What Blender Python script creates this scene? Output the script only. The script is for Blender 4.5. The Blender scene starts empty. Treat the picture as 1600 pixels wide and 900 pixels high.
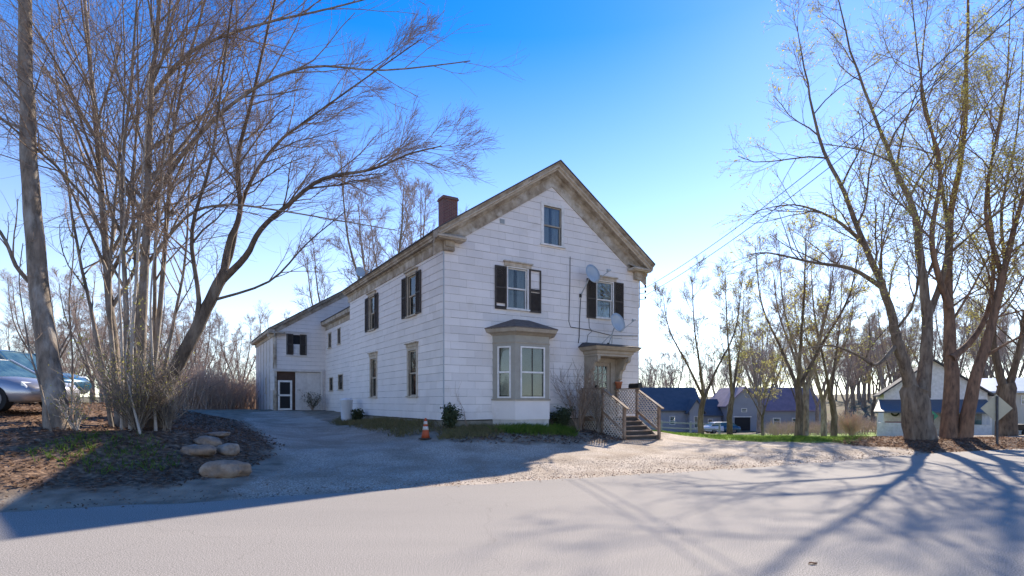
import bpy, bmesh, math, random
import numpy as np
from mathutils import Vector, Matrix
R = random.Random(7)
scene = bpy.context.scene
COL = scene.collection
# ------------------------------------------------------------------ camera, sky, sun
FPX, HZ, CZ = 867.0, 628.0, 1.67
cam = bpy.data.cameras.new('camera'); camo = bpy.data.objects.new('camera', cam); COL.objects.link(camo)
camo.location = (0, 0, CZ); camo.rotation_euler = (math.radians(90), 0, 0)
cam.sensor_width = 36; cam.lens = 36 * FPX / 1600; cam.shift_y = (HZ - 450) / 1600
cam.clip_start = 0.05; cam.clip_end = 3000
scene.camera = camo
AZ, EL = math.radians(30), math.radians(33.7)
w = bpy.data.worlds.new('World'); scene.world = w; w.use_nodes = True
nt = w.node_tree; bg = nt.nodes['Background']
sky = nt.nodes.new('ShaderNodeTexSky'); sky.sky_type = 'NISHITA'; sky.sun_disc = False
sky.sun_elevation = EL; sky.sun_rotation = AZ; sky.altitude = 200
sky.air_density = 1.0; sky.dust_density = 0.06; sky.ozone_density = 3.2
hs = nt.nodes.new('ShaderNodeHueSaturation'); hs.inputs['Saturation'].default_value = 1.5
tcw = nt.nodes.new('ShaderNodeTexCoord'); sxw = nt.nodes.new('ShaderNodeSeparateXYZ'); mrw = nt.nodes.new('ShaderNodeMapRange')
mrw.inputs[1].default_value = .02; mrw.inputs[2].default_value = .55; mrw.inputs[3].default_value = .7; mrw.inputs[4].default_value = 1.4
nt.links.new(tcw.outputs['Generated'], sxw.inputs[0]); nt.links.new(sxw.outputs[2], mrw.inputs[0]); nt.links.new(mrw.outputs[0], hs.inputs['Saturation'])   # clear zenith, paler air low down, all round
nt.links.new(sky.outputs[0], hs.inputs['Color']); nt.links.new(hs.outputs[0], bg.inputs[0])
hs.inputs['Hue'].default_value = .512; bg.inputs[1].default_value = 0.135
S = Vector((math.sin(AZ) * math.cos(EL), math.cos(AZ) * math.cos(EL), math.sin(EL)))
sun = bpy.data.lights.new('sun', 'SUN'); sun.energy = 5.0; sun.angle = math.radians(0.7); sun.color = (1, .90, .76)
suno = bpy.data.objects.new('sun', sun); COL.objects.link(suno); suno.rotation_euler = S.to_track_quat('Z', 'Y').to_euler()
suno.location = (20, 40, 60)
vs = scene.view_settings; vs.view_transform = 'Standard'; vs.look = 'None'; vs.exposure = 1.0; vs.gamma = 1

# ------------------------------------------------------------------ helpers
def W(px, py, Y):
    return Vector(((px - 800) / FPX * Y, Y, CZ + (HZ - py) / FPX * Y))
ANG = math.atan2(.5198, .8543)
C0 = Vector((-2.295, 18.6, 0))
U = Vector((.8543, .5198, 0)); V = Vector((-.5198, .8543, 0))
def P(t, s, z=0):
    return C0 + U * t + V * s + Vector((0, 0, z))

class NT:
    def __init__(self, m): self.t = m.node_tree; self.n = self.t.nodes; self.l = self.t.links
    def new(self, k, **kw):
        x = self.n.new(k)
        for a, b in kw.items(): setattr(x, a, b)
        return x
def mat(name, col, col2=None, scale=3., rough=.8, bump=0., bscale=60., spec=.3, metal=0., detail=6., thr=(.35, .7), col3=None, s3=.6, stretch=None, thr3=(.5, .75), rand=0.):
    """noise mixed colours, world position coordinates"""
    m = bpy.data.materials.new(name); m.use_nodes = True; q = NT(m)
    b = q.n['Principled BSDF']; b.inputs['Roughness'].default_value = rough; b.inputs['Metallic'].default_value = metal
    b.inputs['Specular IOR Level'].default_value = spec
    geo = q.new('ShaderNodeNewGeometry'); pos = geo.outputs['Position']
    if stretch:
        mp = q.new('ShaderNodeVectorMath', operation='MULTIPLY'); mp.inputs[1].default_value = stretch
        q.l.new(pos, mp.inputs[0]); pos = mp.outputs[0]
    def noise(sc, det=detail):
        n = q.new('ShaderNodeTexNoise'); n.inputs['Scale'].default_value = sc; n.inputs['Detail'].default_value = det
        n.inputs['Roughness'].default_value = .62; q.l.new(pos, n.inputs['Vector']); return n.outputs['Fac']
    out = None
    c1 = q.new('ShaderNodeRGB'); c1.outputs[0].default_value = (*col, 1); out = c1.outputs[0]
    def mixin(out, c, sc, th):
        r = q.new('ShaderNodeMapRange'); r.inputs[1].default_value = th[0]; r.inputs[2].default_value = th[1]
        q.l.new(noise(sc), r.inputs[0])
        mx = q.new('ShaderNodeMix', data_type='RGBA'); mx.inputs[7].default_value = (*c, 1)
        q.l.new(r.outputs[0], mx.inputs[0]); q.l.new(out, mx.inputs[6]); return mx.outputs[2]
    if col2: out = mixin(out, col2, scale, thr)
    if col3: out = mixin(out, col3, s3, thr3)
    if rand:
        oi = q.new('ShaderNodeObjectInfo'); mr = q.new('ShaderNodeMapRange')
        mr.inputs[3].default_value = 1 - rand; mr.inputs[4].default_value = 1 + rand * .4
        q.l.new(oi.outputs['Random'], mr.inputs[0])
        vm = q.new('ShaderNodeVectorMath', operation='SCALE'); q.l.new(out, vm.inputs[0]); q.l.new(mr.outputs[0], vm.inputs['Scale']); out = vm.outputs[0]
    q.l.new(out, b.inputs['Base Color'])
    if bump:
        bn = q.new('ShaderNodeBump'); bn.inputs['Strength'].default_value = bump; bn.inputs['Distance'].default_value = .02
        q.l.new(noise(bscale, 4), bn.inputs['Height']); q.l.new(bn.outputs[0], b.inputs['Normal'])
    return m
def glassmat(name, tint=(.75, .79, .8)):
    m = bpy.data.materials.new(name); m.use_nodes = True; q = NT(m); q.n.remove(q.n['Principled BSDF'])
    tr = q.new('ShaderNodeBsdfTransparent'); tr.inputs[0].default_value = (*tint, 1)
    gl = q.new('ShaderNodeBsdfGlossy'); gl.inputs['Roughness'].default_value = .03; gl.inputs[0].default_value = (.9, .95, 1, 1)
    bp = q.new('ShaderNodeBump'); bp.inputs['Strength'].default_value = .06
    nz = q.new('ShaderNodeTexNoise'); nz.inputs['Scale'].default_value = 2.5; q.l.new(nz.outputs[0], bp.inputs['Height']); q.l.new(bp.outputs[0], gl.inputs['Normal'])
    fr = q.new('ShaderNodeFresnel'); fr.inputs[0].default_value = 1.45
    mx = q.new('ShaderNodeMixShader'); q.l.new(fr.outputs[0], mx.inputs[0]); q.l.new(tr.outputs[0], mx.inputs[1]); q.l.new(gl.outputs[0], mx.inputs[2])
    q.l.new(mx.outputs[0], q.n['Material Output'].inputs[0]); return m

M = dict(
 siding=mat('siding', (.80, .735, .69), (.72, .66, .615), 1.2, .6, .1, 40, col3=(.58, .50, .41), s3=.9, thr3=(.6, .85), rand=.09),
 underlay=mat('underlay', (.20, .185, .17), (.14, .13, .12), 4),
 white=mat('white_paint', (.8, .76, .72), (.6, .57, .52), 5, .5, .1, 50),
 whitewash=mat('whitewashed_boards', (.68, .63, .59), (.54, .49, .45), 3, .7, .2, 30),
 cream=mat('cream_trim', (.58, .5, .4), (.36, .29, .21), 6, .75, .3, 50, stretch=(1, 1, .5)),
 weather=mat('weathered_trim', (.47, .40, .31), (.22, .165, .115), 3.5, .85, .5, 35, col3=(.62, .57, .5), s3=1.6, thr3=(.5, .7)),
 baytan=mat('bay_paint', (.36, .335, .285), (.3, .275, .23), 3, .6, .15, 40),
 tan=mat('tan_paint', (.40, .345, .275), (.31, .26, .2), 4, .65, .2, 40),
 shutter=mat('shutter_brown', (.06, .048, .04), (.085, .07, .058), 6, .65, .1, 60),
 roof=mat('roof_shingle', (.07, .065, .065), (.11, .1, .095), 5, .9, .5, 40),
 bayroof=mat('bay_roof', (.13, .10, .085), (.2, .16, .13), 5, .9, .4, 40),
 brick=None,
 concrete=mat('foundation', (.3, .27, .22), (.2, .17, .13), 3, .9, .6, 25, col3=(.12, .13, .08), s3=1.2),
 block=mat('painted_block', (.6, .57, .52), (.42, .38, .33), 4, .85, .4, 30),
 glass=glassmat('window_glass'),
 curtain=mat('curtain', (.6, .6, .6), (.4, .42, .46), 2.2, .9, stretch=(6, 6, 1)),
 blind=mat('blind', (.62, .55, .44), (.52, .46, .37), 2, .8),
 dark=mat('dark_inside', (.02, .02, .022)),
 wood=mat('worn_wood', (.33, .225, .15), (.19, .125, .085), 5, .85, .4, 40, stretch=(1, 1, 1), col3=(.4, .33, .27), s3=2),
 lattice=mat('lattice_paint', (.66, .58, .5), (.48, .4, .32), 6, .75),
 metal=mat('grey_metal', (.36, .39, .41), (.3, .32, .33), 6, .45, spec=.5),
 dish=mat('dish_grey', (.42, .46, .48), (.36, .4, .42), 3, .5, spec=.4),
 black=mat('black_plastic', (.015, .015, .016), (.03, .03, .03), 8, .4),
 cable=mat('cable', (.05, .05, .055), (.09, .09, .09), 8, .6),
 orange=mat('cone_orange', (.52, .1, .035), (.38, .075, .03), 7, .6),
 conewhite=mat('cone_band', (.72, .66, .6), (.5, .45, .4), 9, .6),
 binwhite=mat('bin_white', (.7, .71, .74), (.62, .62, .64), 4, .45),
 terracotta=mat('terracotta', (.45, .17, .09), (.33, .12, .07), 8, .8),
 rock=mat('boulder', (.34, .23, .155), (.16, .125, .10), 6, .85, .7, 18, col3=(.46, .38, .31), s3=2.2),
 barkgrey=mat('bark_grey', (.28, .22, .17), (.10, .085, .07), 9, .9, 1., 22, stretch=(1, 1, .35), col3=(.40, .37, .33), s3=4),
 barkdark=mat('bark_dark', (.15, .11, .08), (.055, .042, .033), 10, .95, 1., 22, stretch=(1, 1, .3), col3=(.26, .21, .16), s3=3),
 barkbrown=mat('bark_brown', (.215, .16, .115), (.07, .052, .04), 11, .95, 1., 20, stretch=(1, 1, .25), col3=(.30, .245, .19), s3=3),
 barkpale=mat('bark_pale', (.46, .41, .36), (.28, .24, .2), 6, .85, .4, 30, stretch=(1, 1, .4)),
 barkred=mat('bark_reddish', (.24, .145, .095), (.08, .055, .042), 9, .95, 1., 20, stretch=(1, 1, .3), col3=(.36, .22, .14), s3=1.6),
 twig=mat('twig', (.32, .235, .175), (.2, .145, .11), 5, .9),
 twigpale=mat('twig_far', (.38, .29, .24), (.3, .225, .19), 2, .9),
 bud=mat('bud', (.42, .40, .07), (.3, .34, .06), 3, .7, col3=(.5, .38, .08), s3=1.2),
 budgreen=mat('bud_green', (.3, .33, .07), (.42, .36, .09), 2, .7),
 brush=mat('brush', (.58, .42, .31), (.42, .29, .21), 1.5, .95),
 leafdry=mat('dry_leaf', (.26, .135, .075), (.14, .08, .05), 6, .85, col3=(.4, .27, .17), s3=9),
 grass=mat('grass_blade', (.10, .2, .025), (.17, .24, .05), 1.5, .7, col3=(.3, .27, .1), s3=3, thr3=(.55, .8)),
 weed=mat('dry_weed', (.2, .16, .08), (.12, .12, .045), 3, .9),
 shrubdark=mat('shrub_dark', (.035, .05, .022), (.06, .07, .03), 8, .8),
 silver=mat('car_silver', (.42, .41, .43), None, rough=.28, metal=.5, spec=.6),
 teal=mat('car_blue', (.03, .10, .17), None, rough=.25, metal=.3, spec=.6),
 carglass=mat('car_glass', (.03, .06, .065), (.1, .17, .17), 3, .05, spec=.9),
 tyre=mat('tyre', (.02, .02, .02), None, rough=.9),
 rim=mat('rim', (.14, .14, .15), None, rough=.45, metal=.5),
 lamp=mat('headlight', (.7, .72, .75), None, rough=.1, spec=.8),
 greywall=mat('grey_siding', (.29, .30, .335), (.25, .26, .29), 1, .8),
 blueroof=mat('blue_roof', (.075, .085, .105), (.1, .11, .13), 1.5, .7),
 purpleroof=mat('purple_roof', (.25, .19, .24), (.18, .145, .19), 1.5, .8),
 porchroof=mat('porch_roof', (.12, .135, .155), (.095, .11, .13), 2, .6),
 metalroof=mat('metal_roof', (.5, .55, .6), (.4, .45, .52), 2, .35, spec=.5),
 signback=mat('sign_back', (.5, .44, .30), (.42, .37, .26), 3, .5, spec=.4),
 green=mat('green_sign', (.03, .2, .12), (.04, .25, .15), 5, .5),
 red=mat('red_bench', (.25, .06, .05), (.18, .05, .04), 5, .7),
)
def brickmat():
    m = bpy.data.materials.new('brick'); m.use_nodes = True; q = NT(m); b = q.n['Principled BSDF']; b.inputs['Roughness'].default_value = .9
    tc = q.new('ShaderNodeTexCoord'); mp = q.new('ShaderNodeMapping'); mp.inputs['Rotation'].default_value = (math.radians(90), 0, 0)
    bt = q.new('ShaderNodeTexBrick'); bt.inputs['Scale'].default_value = 1; bt.inputs['Brick Width'].default_value = .21; bt.inputs['Row Height'].default_value = .07
    bt.inputs['Mortar Size'].default_value = .008; bt.inputs['Color1'].default_value = (.19, .065, .05, 1); bt.inputs['Color2'].default_value = (.12, .045, .04, 1); bt.inputs['Mortar'].default_value = (.22, .18, .16, 1)
    q.l.new(tc.outputs['Object'], mp.inputs[0]); q.l.new(mp.outputs[0], bt.inputs[0]); q.l.new(bt.outputs[0], b.inputs['Base Color']); return m
M['brick'] = brickmat()
def thin(name, c1, c2):
    m = bpy.data.materials.new(name); m.use_nodes = True; q = NT(m); q.n.remove(q.n['Principled BSDF'])
    geo = q.new('ShaderNodeNewGeometry'); n = q.new('ShaderNodeTexNoise'); n.inputs['Scale'].default_value = 2.5; q.l.new(geo.outputs['Position'], n.inputs['Vector'])
    r = q.new('ShaderNodeValToRGB'); e = r.color_ramp.elements; e[0].position = .35; e[0].color = (*c1, 1); e[1].position = .65; e[1].color = (*c2, 1); q.l.new(n.outputs['Fac'], r.inputs[0])
    d = q.new('ShaderNodeBsdfDiffuse'); t = q.new('ShaderNodeBsdfTranslucent'); mx = q.new('ShaderNodeMixShader'); mx.inputs[0].default_value = .55
    q.l.new(r.outputs[0], d.inputs[0]); q.l.new(r.outputs[0], t.inputs[0]); q.l.new(d.outputs[0], mx.inputs[1]); q.l.new(t.outputs[0], mx.inputs[2]); q.l.new(mx.outputs[0], q.n['Material Output'].inputs[0]); return m
M['bud'] = thin('bud', (.72, .62, .18), (.56, .55, .15)); M['budgreen'] = thin('bud_green', (.36, .37, .10), (.48, .40, .13)); M['grass'] = thin('grass_blade', (.09, .17, .03), (.19, .26, .06)); M['leafdry'] = thin('dry_leaf', (.11, .07, .05), (.27, .175, .12))

def ident(a, d, z): return (a, d, z)
class MB:
    def __init__(self): self.v = []; self.f = []
    def poly(self, pts, fs):
        o = len(self.v); self.v += [tuple(p) for p in pts]; self.f += [tuple(o + i for i in f) for f in fs]
    def box(self, a0, a1, d0, d1, z0, z1, mp=ident):
        p = [mp(a, d, z) for z in (z0, z1) for d in (d0, d1) for a in (a0, a1)]
        self.poly(p, [(0, 2, 3, 1), (4, 5, 7, 6), (0, 1, 5, 4), (2, 6, 7, 3), (0, 4, 6, 2), (1, 3, 7, 5)])
    def prism(self, outer, inner):
        n = len(outer)
        self.poly(list(outer) + list(inner), [tuple(range(n)), tuple(range(2 * n - 1, n - 1, -1))] + [(i, (i + 1) % n, n + (i + 1) % n, n + i) for i in range(n)])
    def sweep(self, rings, close=True):
        n = len(rings[0]); o = len(self.v)
        for r in rings: self.v += [tuple(p) for p in r]
        for k in range(len(rings) - 1):
            for i in range(n):
                j = (i + 1) % n
                self.f.append((o + k * n + i, o + k * n + j, o + (k + 1) * n + j, o + (k + 1) * n + i))
        if close:
            self.f.append(tuple(o + i for i in range(n))[::-1]); self.f.append(tuple(o + (len(rings) - 1) * n + i for i in range(n)))
    def tube(self, pts, rad, sides=6, cap=True):
        pts = [Vector(p) for p in pts]; n = len(pts); rings = []
        if not isinstance(rad, (list, tuple)): rad = [rad] * n
        up = None
        for i in range(n):
            t = (pts[min(i + 1, n - 1)] - pts[max(i - 1, 0)])
            if t.length < 1e-9: t = Vector((0, 0, 1))
            t.normalize()
            if up is None:
                up = t.orthogonal().normalized()
            else:
                up = up - t * up.dot(t)
                up = up.normalized() if up.length > 1e-6 else t.orthogonal().normalized()
            b = t.cross(up); r = rad[i]
            rings.append([pts[i] + (up * math.cos(k * 2 * math.pi / sides) + b * math.sin(k * 2 * math.pi / sides)) * r for k in range(sides)])
        self.sweep(rings, cap)
    def lathe(self, prof, sides=20, c=(0, 0, 0)):
        self.sweep([[(c[0] + r * math.cos(k * 2 * math.pi / sides), c[1] + r * math.sin(k * 2 * math.pi / sides), c[2] + z) for k in range(sides)] for r, z in prof])
    def beam(self, a, b, wd, hg, up=Vector((0, 0, 1))):
        a, b = Vector(a), Vector(b); t = (b - a).normalized(); s = t.cross(up)
        s = (s.normalized() if s.length > 1e-6 else Vector((1, 0, 0))); n = s.cross(t)
        rr = [[p + s * x * wd / 2 + n * y * hg / 2 for x, y in ((-1, -1), (1, -1), (1, 1), (-1, 1))] for p in (a, b)]
        self.sweep(rr)
    def build(self, name, m, parent=None, smooth=False, recalc=True):
        me = bpy.data.meshes.new(name); me.from_pydata(self.v, [], self.f)
        if recalc and len(self.f) < 60000:
            bm = bmesh.new(); bm.from_mesh(me); bmesh.ops.recalc_face_normals(bm, faces=bm.faces); bm.to_mesh(me); bm.free()
        if smooth: me.polygons.foreach_set('use_smooth', [True] * len(me.polygons))
        me.materials.append(M[m] if isinstance(m, str) else m)
        o = bpy.data.objects.new(name, me); COL.objects.link(o)
        if parent: o.parent = parent
        return o
def tag(o, label=None, cat=None, group=None, kind=None):
    if label: o['label'] = label
    if cat: o['category'] = cat
    if group: o['group'] = group
    if kind: o['kind'] = kind
    return o
def empty(name, loc, label, cat, rz=0, group=None):
    o = bpy.data.objects.new(name, None); COL.objects.link(o); o.location = loc; o.rotation_euler = (0, 0, rz); o.empty_display_size = .3
    return tag(o, label, cat, group)
def copy_tree(o, parent=None):
    c = o.copy(); COL.objects.link(c); c.parent = parent
    for ch in list(o.children): copy_tree(ch, c)
    return c

# ------------------------------------------------------------------ terrain
EX = [-400, -60, -20, -7.77, -5.3, -2.42, .68, 4.68, 8.9, 13.4, 18, 40, 150, 400]
EY = [-120, -10, 4.2, 8.42, 9.22, 10.5, 11.87, 13.5, 15.4, 17.9, 19.8, 28.5, 72, 170]
CP = [(-14, 15, 1.45), (-18, 14, 1.5), (-13, 20, 1.5), (-20, 25, 1.5), (-11.5, 12.5, 1.2), (-14, 9.5, .7), (-9.85, 14, 1.02), (-10.2, 12.5, 1.05),
      (-7.9, 11, .3), (-8.8, 11.7, .65), (-8.3, 13.6, .95), (-6.6, 13.5, .4), (-5.9, 11.3, .22), (-6.4, 18.5, .38), (-3, 13, .1), (-12, 26, .71), (-14.8, 28, .95), (-9, 24, .62),
      (-20, 42, .4), (-30, 60, -.5), (8, 17, .05), (14, 20, .1), (16, 22.5, .2), (20, 30, -.3), (24, 42, -.95), (35, 42, -.95), (10, 28, -.1), (9, 23.5, .15),
      (12, 40, -.75), (20, 80, -2.7), (45, 85, -2.5), (0, 60, -1.2), (60, 100, 1), (100, 150, 4), (60, 160, 2.5), (30, 170, 2), (0, 160, 0), (-60, 100, -1), (-100, 160, 3),
      (28, 26, .2), (50, 50, 0), (1, 14.75, .0), (5, 17, .08), (-40, 20, 1.6), (-60, 40, 1.5), (-250, 200, 4), (250, 250, 6), (0, 400, 3), (250, 60, 4)]
for t, s, z in [(.3, -.3, .74), (2.5, -1.1, .72), (4.6, -.3, .68), (6, -.3, .6), (8.9, -.3, .5), (9.6, 4, .4), (9.6, 11, .2), (-.3, .5, .85), (-.3, 5, .88), (-.3, 11, .92), (.6, 16, 1.0), (0, -2, .48), (3, -2.5, .36), (6, -2.5, .32),
                (7.6, -2.6, .28), (10.2, -1, .28), (3, -4, .15), (-1.3, .6, .53), (-2.8, 5, .48), (-.7, 9.7, .7), (-2, 20.3, 1.12), (.5, 20.3, 1.14), (-2.6, 25, 1.1), (-3, 15, .8), (4, 5, .9), (4, 15, 1.0), (-3, 31, .9)]:
    p = P(t, s); CP.append((p.x, p.y, z))
CPa = np.array(CP)
def phi(r2): return np.sqrt(r2 + .6)
_d2 = ((CPa[:, None, :2] - CPa[None, :, :2]) ** 2).sum(2)
n_ = len(CPa); A_ = np.zeros((n_ + 1, n_ + 1)); A_[:n_, :n_] = phi(_d2) - .02 * np.eye(n_); A_[:n_, n_] = 1; A_[n_, :n_] = 1
WT = np.linalg.solve(A_, np.append(CPa[:, 2], 0))
def heights(x, y):
    x = np.asarray(x, float); y = np.asarray(y, float); z = np.full(x.shape, WT[-1])
    for i in range(n_): z = z + WT[i] * phi((x - CPa[i, 0]) ** 2 + (y - CPa[i, 1]) ** 2)
    d = (y - np.interp(x, EX, EY)) * .92
    k = np.clip(d / 1.6, 0, 1); k = k * k * (3 - 2 * k)
    z = np.clip(z, -8, 16) * k
    near = np.sin(x * 3.1 + y * 1.7) * np.sin(y * 2.3 - x * 1.1) * .018 + np.sin(x * .9 - y * 1.3) * .02
    return np.where(d > 0, z + near * k - .03 * (1 - k), -.03)
def gz(x, y): return float(heights(np.array([x]), np.array([y]))[0])
def on(x, y, dz=0): return Vector((x, y, gz(x, y) + dz))

def axis(lo, hi, step, far):
    a = list(np.arange(lo, hi, step)); s = step; p = hi
    r = []
    while p < far: r.append(p); s *= 1.16; p += s
    l = []; s = step; p = lo - step
    while p > -far: l.append(p); s *= 1.16; p -= s
    return np.array(l[::-1] + a + r)
xs = axis(-16, 22, .2, 1500); ys = axis(5, 30, .2, 1500)
GX, GY = np.meshgrid(xs, ys); GZ = heights(GX, GY)
def polymask(poly, x, y, soft):
    """signed distance mask to a polygon"""
    ins = np.zeros(x.shape, bool); dist = np.full(x.shape, 1e9); n = len(poly)
    for i in range(n):
        x1, y1 = poly[i]; x2, y2 = poly[(i + 1) % n]
        c = ((y1 > y) != (y2 > y)) & (x < (x2 - x1) * (y - y1) / ((y2 - y1) if y2 != y1 else 1e-9) + x1); ins ^= c
        t = np.clip(((x - x1) * (x2 - x1) + (y - y1) * (y2 - y1)) / ((x2 - x1) ** 2 + (y2 - y1) ** 2), 0, 1)
        dist = np.minimum(dist, np.hypot(x - x1 - t * (x2 - x1), y - y1 - t * (y2 - y1)))
    return np.clip(.5 + np.where(ins, dist, -dist) / soft, 0, 1)
lp = lambda t, s: (P(t, s).x, P(t, s).y)
DRIVE = [(-4.6, 8.5), (-5.0, 11), (-5.3, 13), (-6.9, 16), (-9.8, 21), (-13.3, 27.5), (-15.5, 33), lp(-2.2, 20.6), lp(-1, 19.5), lp(-1.5, 11), lp(-1.5, 1), lp(-1, -1.6), lp(1, -2.5), lp(4, -2.8), lp(5.6, -2.8), lp(7, -2.6), lp(9.8, -1.0),
         (8.4, 21.3), (12.5, 20.4), (13.6, 19.2), (13.4, 17.2), (8.9, 14.6), (4.7, 12.7), (.7, 11), (-2.4, 9.7)]
LAWN = [lp(9.8, -.4), (9, 21.9), (12.8, 21), (16, 24.5), (19, 27), (24, 38), (40, 48), (30, 60), (8, 60), lp(10, 8)]
LITTER = [(-6.2, 10.2), (-5.7, 12), (-6.5, 15.5), (-11, 22), (-16, 18), (-22, 13), (-20, 5.6), (-9, 9.2)]
LIT2 = [(12.2, 20.8), (13.8, 18.3), (20, 20.5), (21, 24), (14, 24)]
g_gr = polymask(DRIVE, GX, GY, 1.3); g_la = polymask(LAWN, GX, GY, 1.2); g_li = np.maximum(polymask(LITTER, GX, GY, 1.2), polymask(LIT2, GX, GY, 1.2) * .8)

def groundmat():
    m = bpy.data.materials.new('ground'); m.use_nodes = True; q = NT(m); b = q.n['Principled BSDF']; b.inputs['Roughness'].default_value = .95; b.inputs['Specular IOR Level'].default_value = .15
    geo = q.new('ShaderNodeNewGeometry'); pos = geo.outputs['Position']
    def noise(sc, det=6):
        n = q.new('ShaderNodeTexNoise'); n.inputs['Scale'].default_value = sc; n.inputs['Detail'].default_value = det; q.l.new(pos, n.inputs['Vector']); return n.outputs['Fac']
    def ramp(f, *st):
        r = q.new('ShaderNodeValToRGB'); e = r.color_ramp.elements
        while len(e) < len(st): e.new(.5)
        for k, (p, c) in enumerate(st): e[k].position = p; e[k].color = (*c, 1)
        q.l.new(f, r.inputs[0]); return r.outputs[0]
    def mix(f, a, b_):
        x = q.new('ShaderNodeMix', data_type='RGBA'); q.l.new(f, x.inputs[0]); q.l.new(a, x.inputs[6]); q.l.new(b_, x.inputs[7]); return x.outputs[2]
    def mask(attr, amt=.9, sc=1.7):
        a = q.new('ShaderNodeAttribute', attribute_name=attr); n = noise(sc)
        ad = q.new('ShaderNodeMath', operation='MULTIPLY_ADD'); q.l.new(n, ad.inputs[0]); ad.inputs[1].default_value = amt
        q.l.new(a.outputs['Fac'], ad.inputs[2])
        r = q.new('ShaderNodeMapRange'); r.inputs[1].default_value = .5 + amt * .5 - .12; r.inputs[2].default_value = .5 + amt * .5 + .12; q.l.new(ad.outputs[0], r.inputs[0]); return r.outputs[0]
    dirt = ramp(noise(2.2), (.3, (.17, .13, .095)), (.5, (.27, .215, .16)), (.7, (.37, .30, .22)))
    gravel = ramp(noise(34, 7), (.34, (.20, .165, .135)), (.5, (.42, .36, .30)), (.66, (.62, .54, .45)))
    patch = ramp(noise(.8), (.36, (.74, .69, .63)), (.6, (1.05, 1.02, .98)))
    mm = q.new('ShaderNodeMix', data_type='RGBA', blend_type='MULTIPLY'); mm.inputs[0].default_value = 1; q.l.new(gravel, mm.inputs[6]); q.l.new(patch, mm.inputs[7])
    lawn = ramp(noise(3), (.3, (.10, .17, .03)), (.55, (.17, .25, .045)), (.75, (.27, .29, .09)))
    lit = ramp(noise(9), (.32, (.07, .048, .035)), (.5, (.16, .1, .065)), (.68, (.3, .2, .13)))
    far = ramp(noise(.25), (.35, (.15, .115, .08)), (.65, (.14, .135, .07)))
    sep = q.new('ShaderNodeSeparateXYZ'); q.l.new(pos, sep.inputs[0]); fr = q.new('ShaderNodeMapRange'); fr.inputs[1].default_value = 30; fr.inputs[2].default_value = 45; q.l.new(sep.outputs[1], fr.inputs[0])
    c = mix(fr.outputs[0], dirt, far); c = mix(mask('litter'), c, lit); c = mix(mask('lawn', .7, 1.2), c, lawn); c = mix(mask('gravel'), c, mm.outputs[2])
    q.l.new(c, b.inputs['Base Color'])
    bp = q.new('ShaderNodeBump'); bp.inputs['Strength'].default_value = .7; bp.inputs['Distance'].default_value = .03; q.l.new(noise(22, 8), bp.inputs['Height']); q.l.new(bp.outputs[0], b.inputs['Normal'])
    return m
GM = groundmat()
ny, nx = GX.shape
vid = np.arange(nx * ny).reshape(ny, nx)
quads = np.stack([vid[:-1, :-1], vid[:-1, 1:], vid[1:, 1:], vid[1:, :-1]], -1).reshape(-1, 4)
fg = (g_gr[:-1, :-1] + g_gr[1:, 1:]).reshape(-1) / 2; fl = (g_la[:-1, :-1] + g_la[1:, 1:]).reshape(-1) / 2
kind = np.where(fg > .5, 1, np.where(fl > .5, 2, 0))
allv = np.stack([GX, GY, GZ], -1).reshape(-1, 3)
for k, nm in enumerate(('ground', 'gravel_driveway', 'lawn')):
    qs = quads[kind == k]; used, inv = np.unique(qs, return_inverse=True)
    me = bpy.data.meshes.new(nm); me.from_pydata(allv[used].tolist(), [], inv.reshape(-1, 4).tolist())
    for an, arr in (('gravel', g_gr), ('lawn', g_la), ('litter', g_li)):
        at = me.attributes.new(an, 'FLOAT', 'POINT'); at.data.foreach_set('value', arr.reshape(-1)[used].astype(np.float32))
    me.polygons.foreach_set('use_smooth', [True] * len(me.polygons)); me.materials.append(GM)
    o = bpy.data.objects.new(nm, me); COL.objects.link(o); tag(o, kind='structure')
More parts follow.
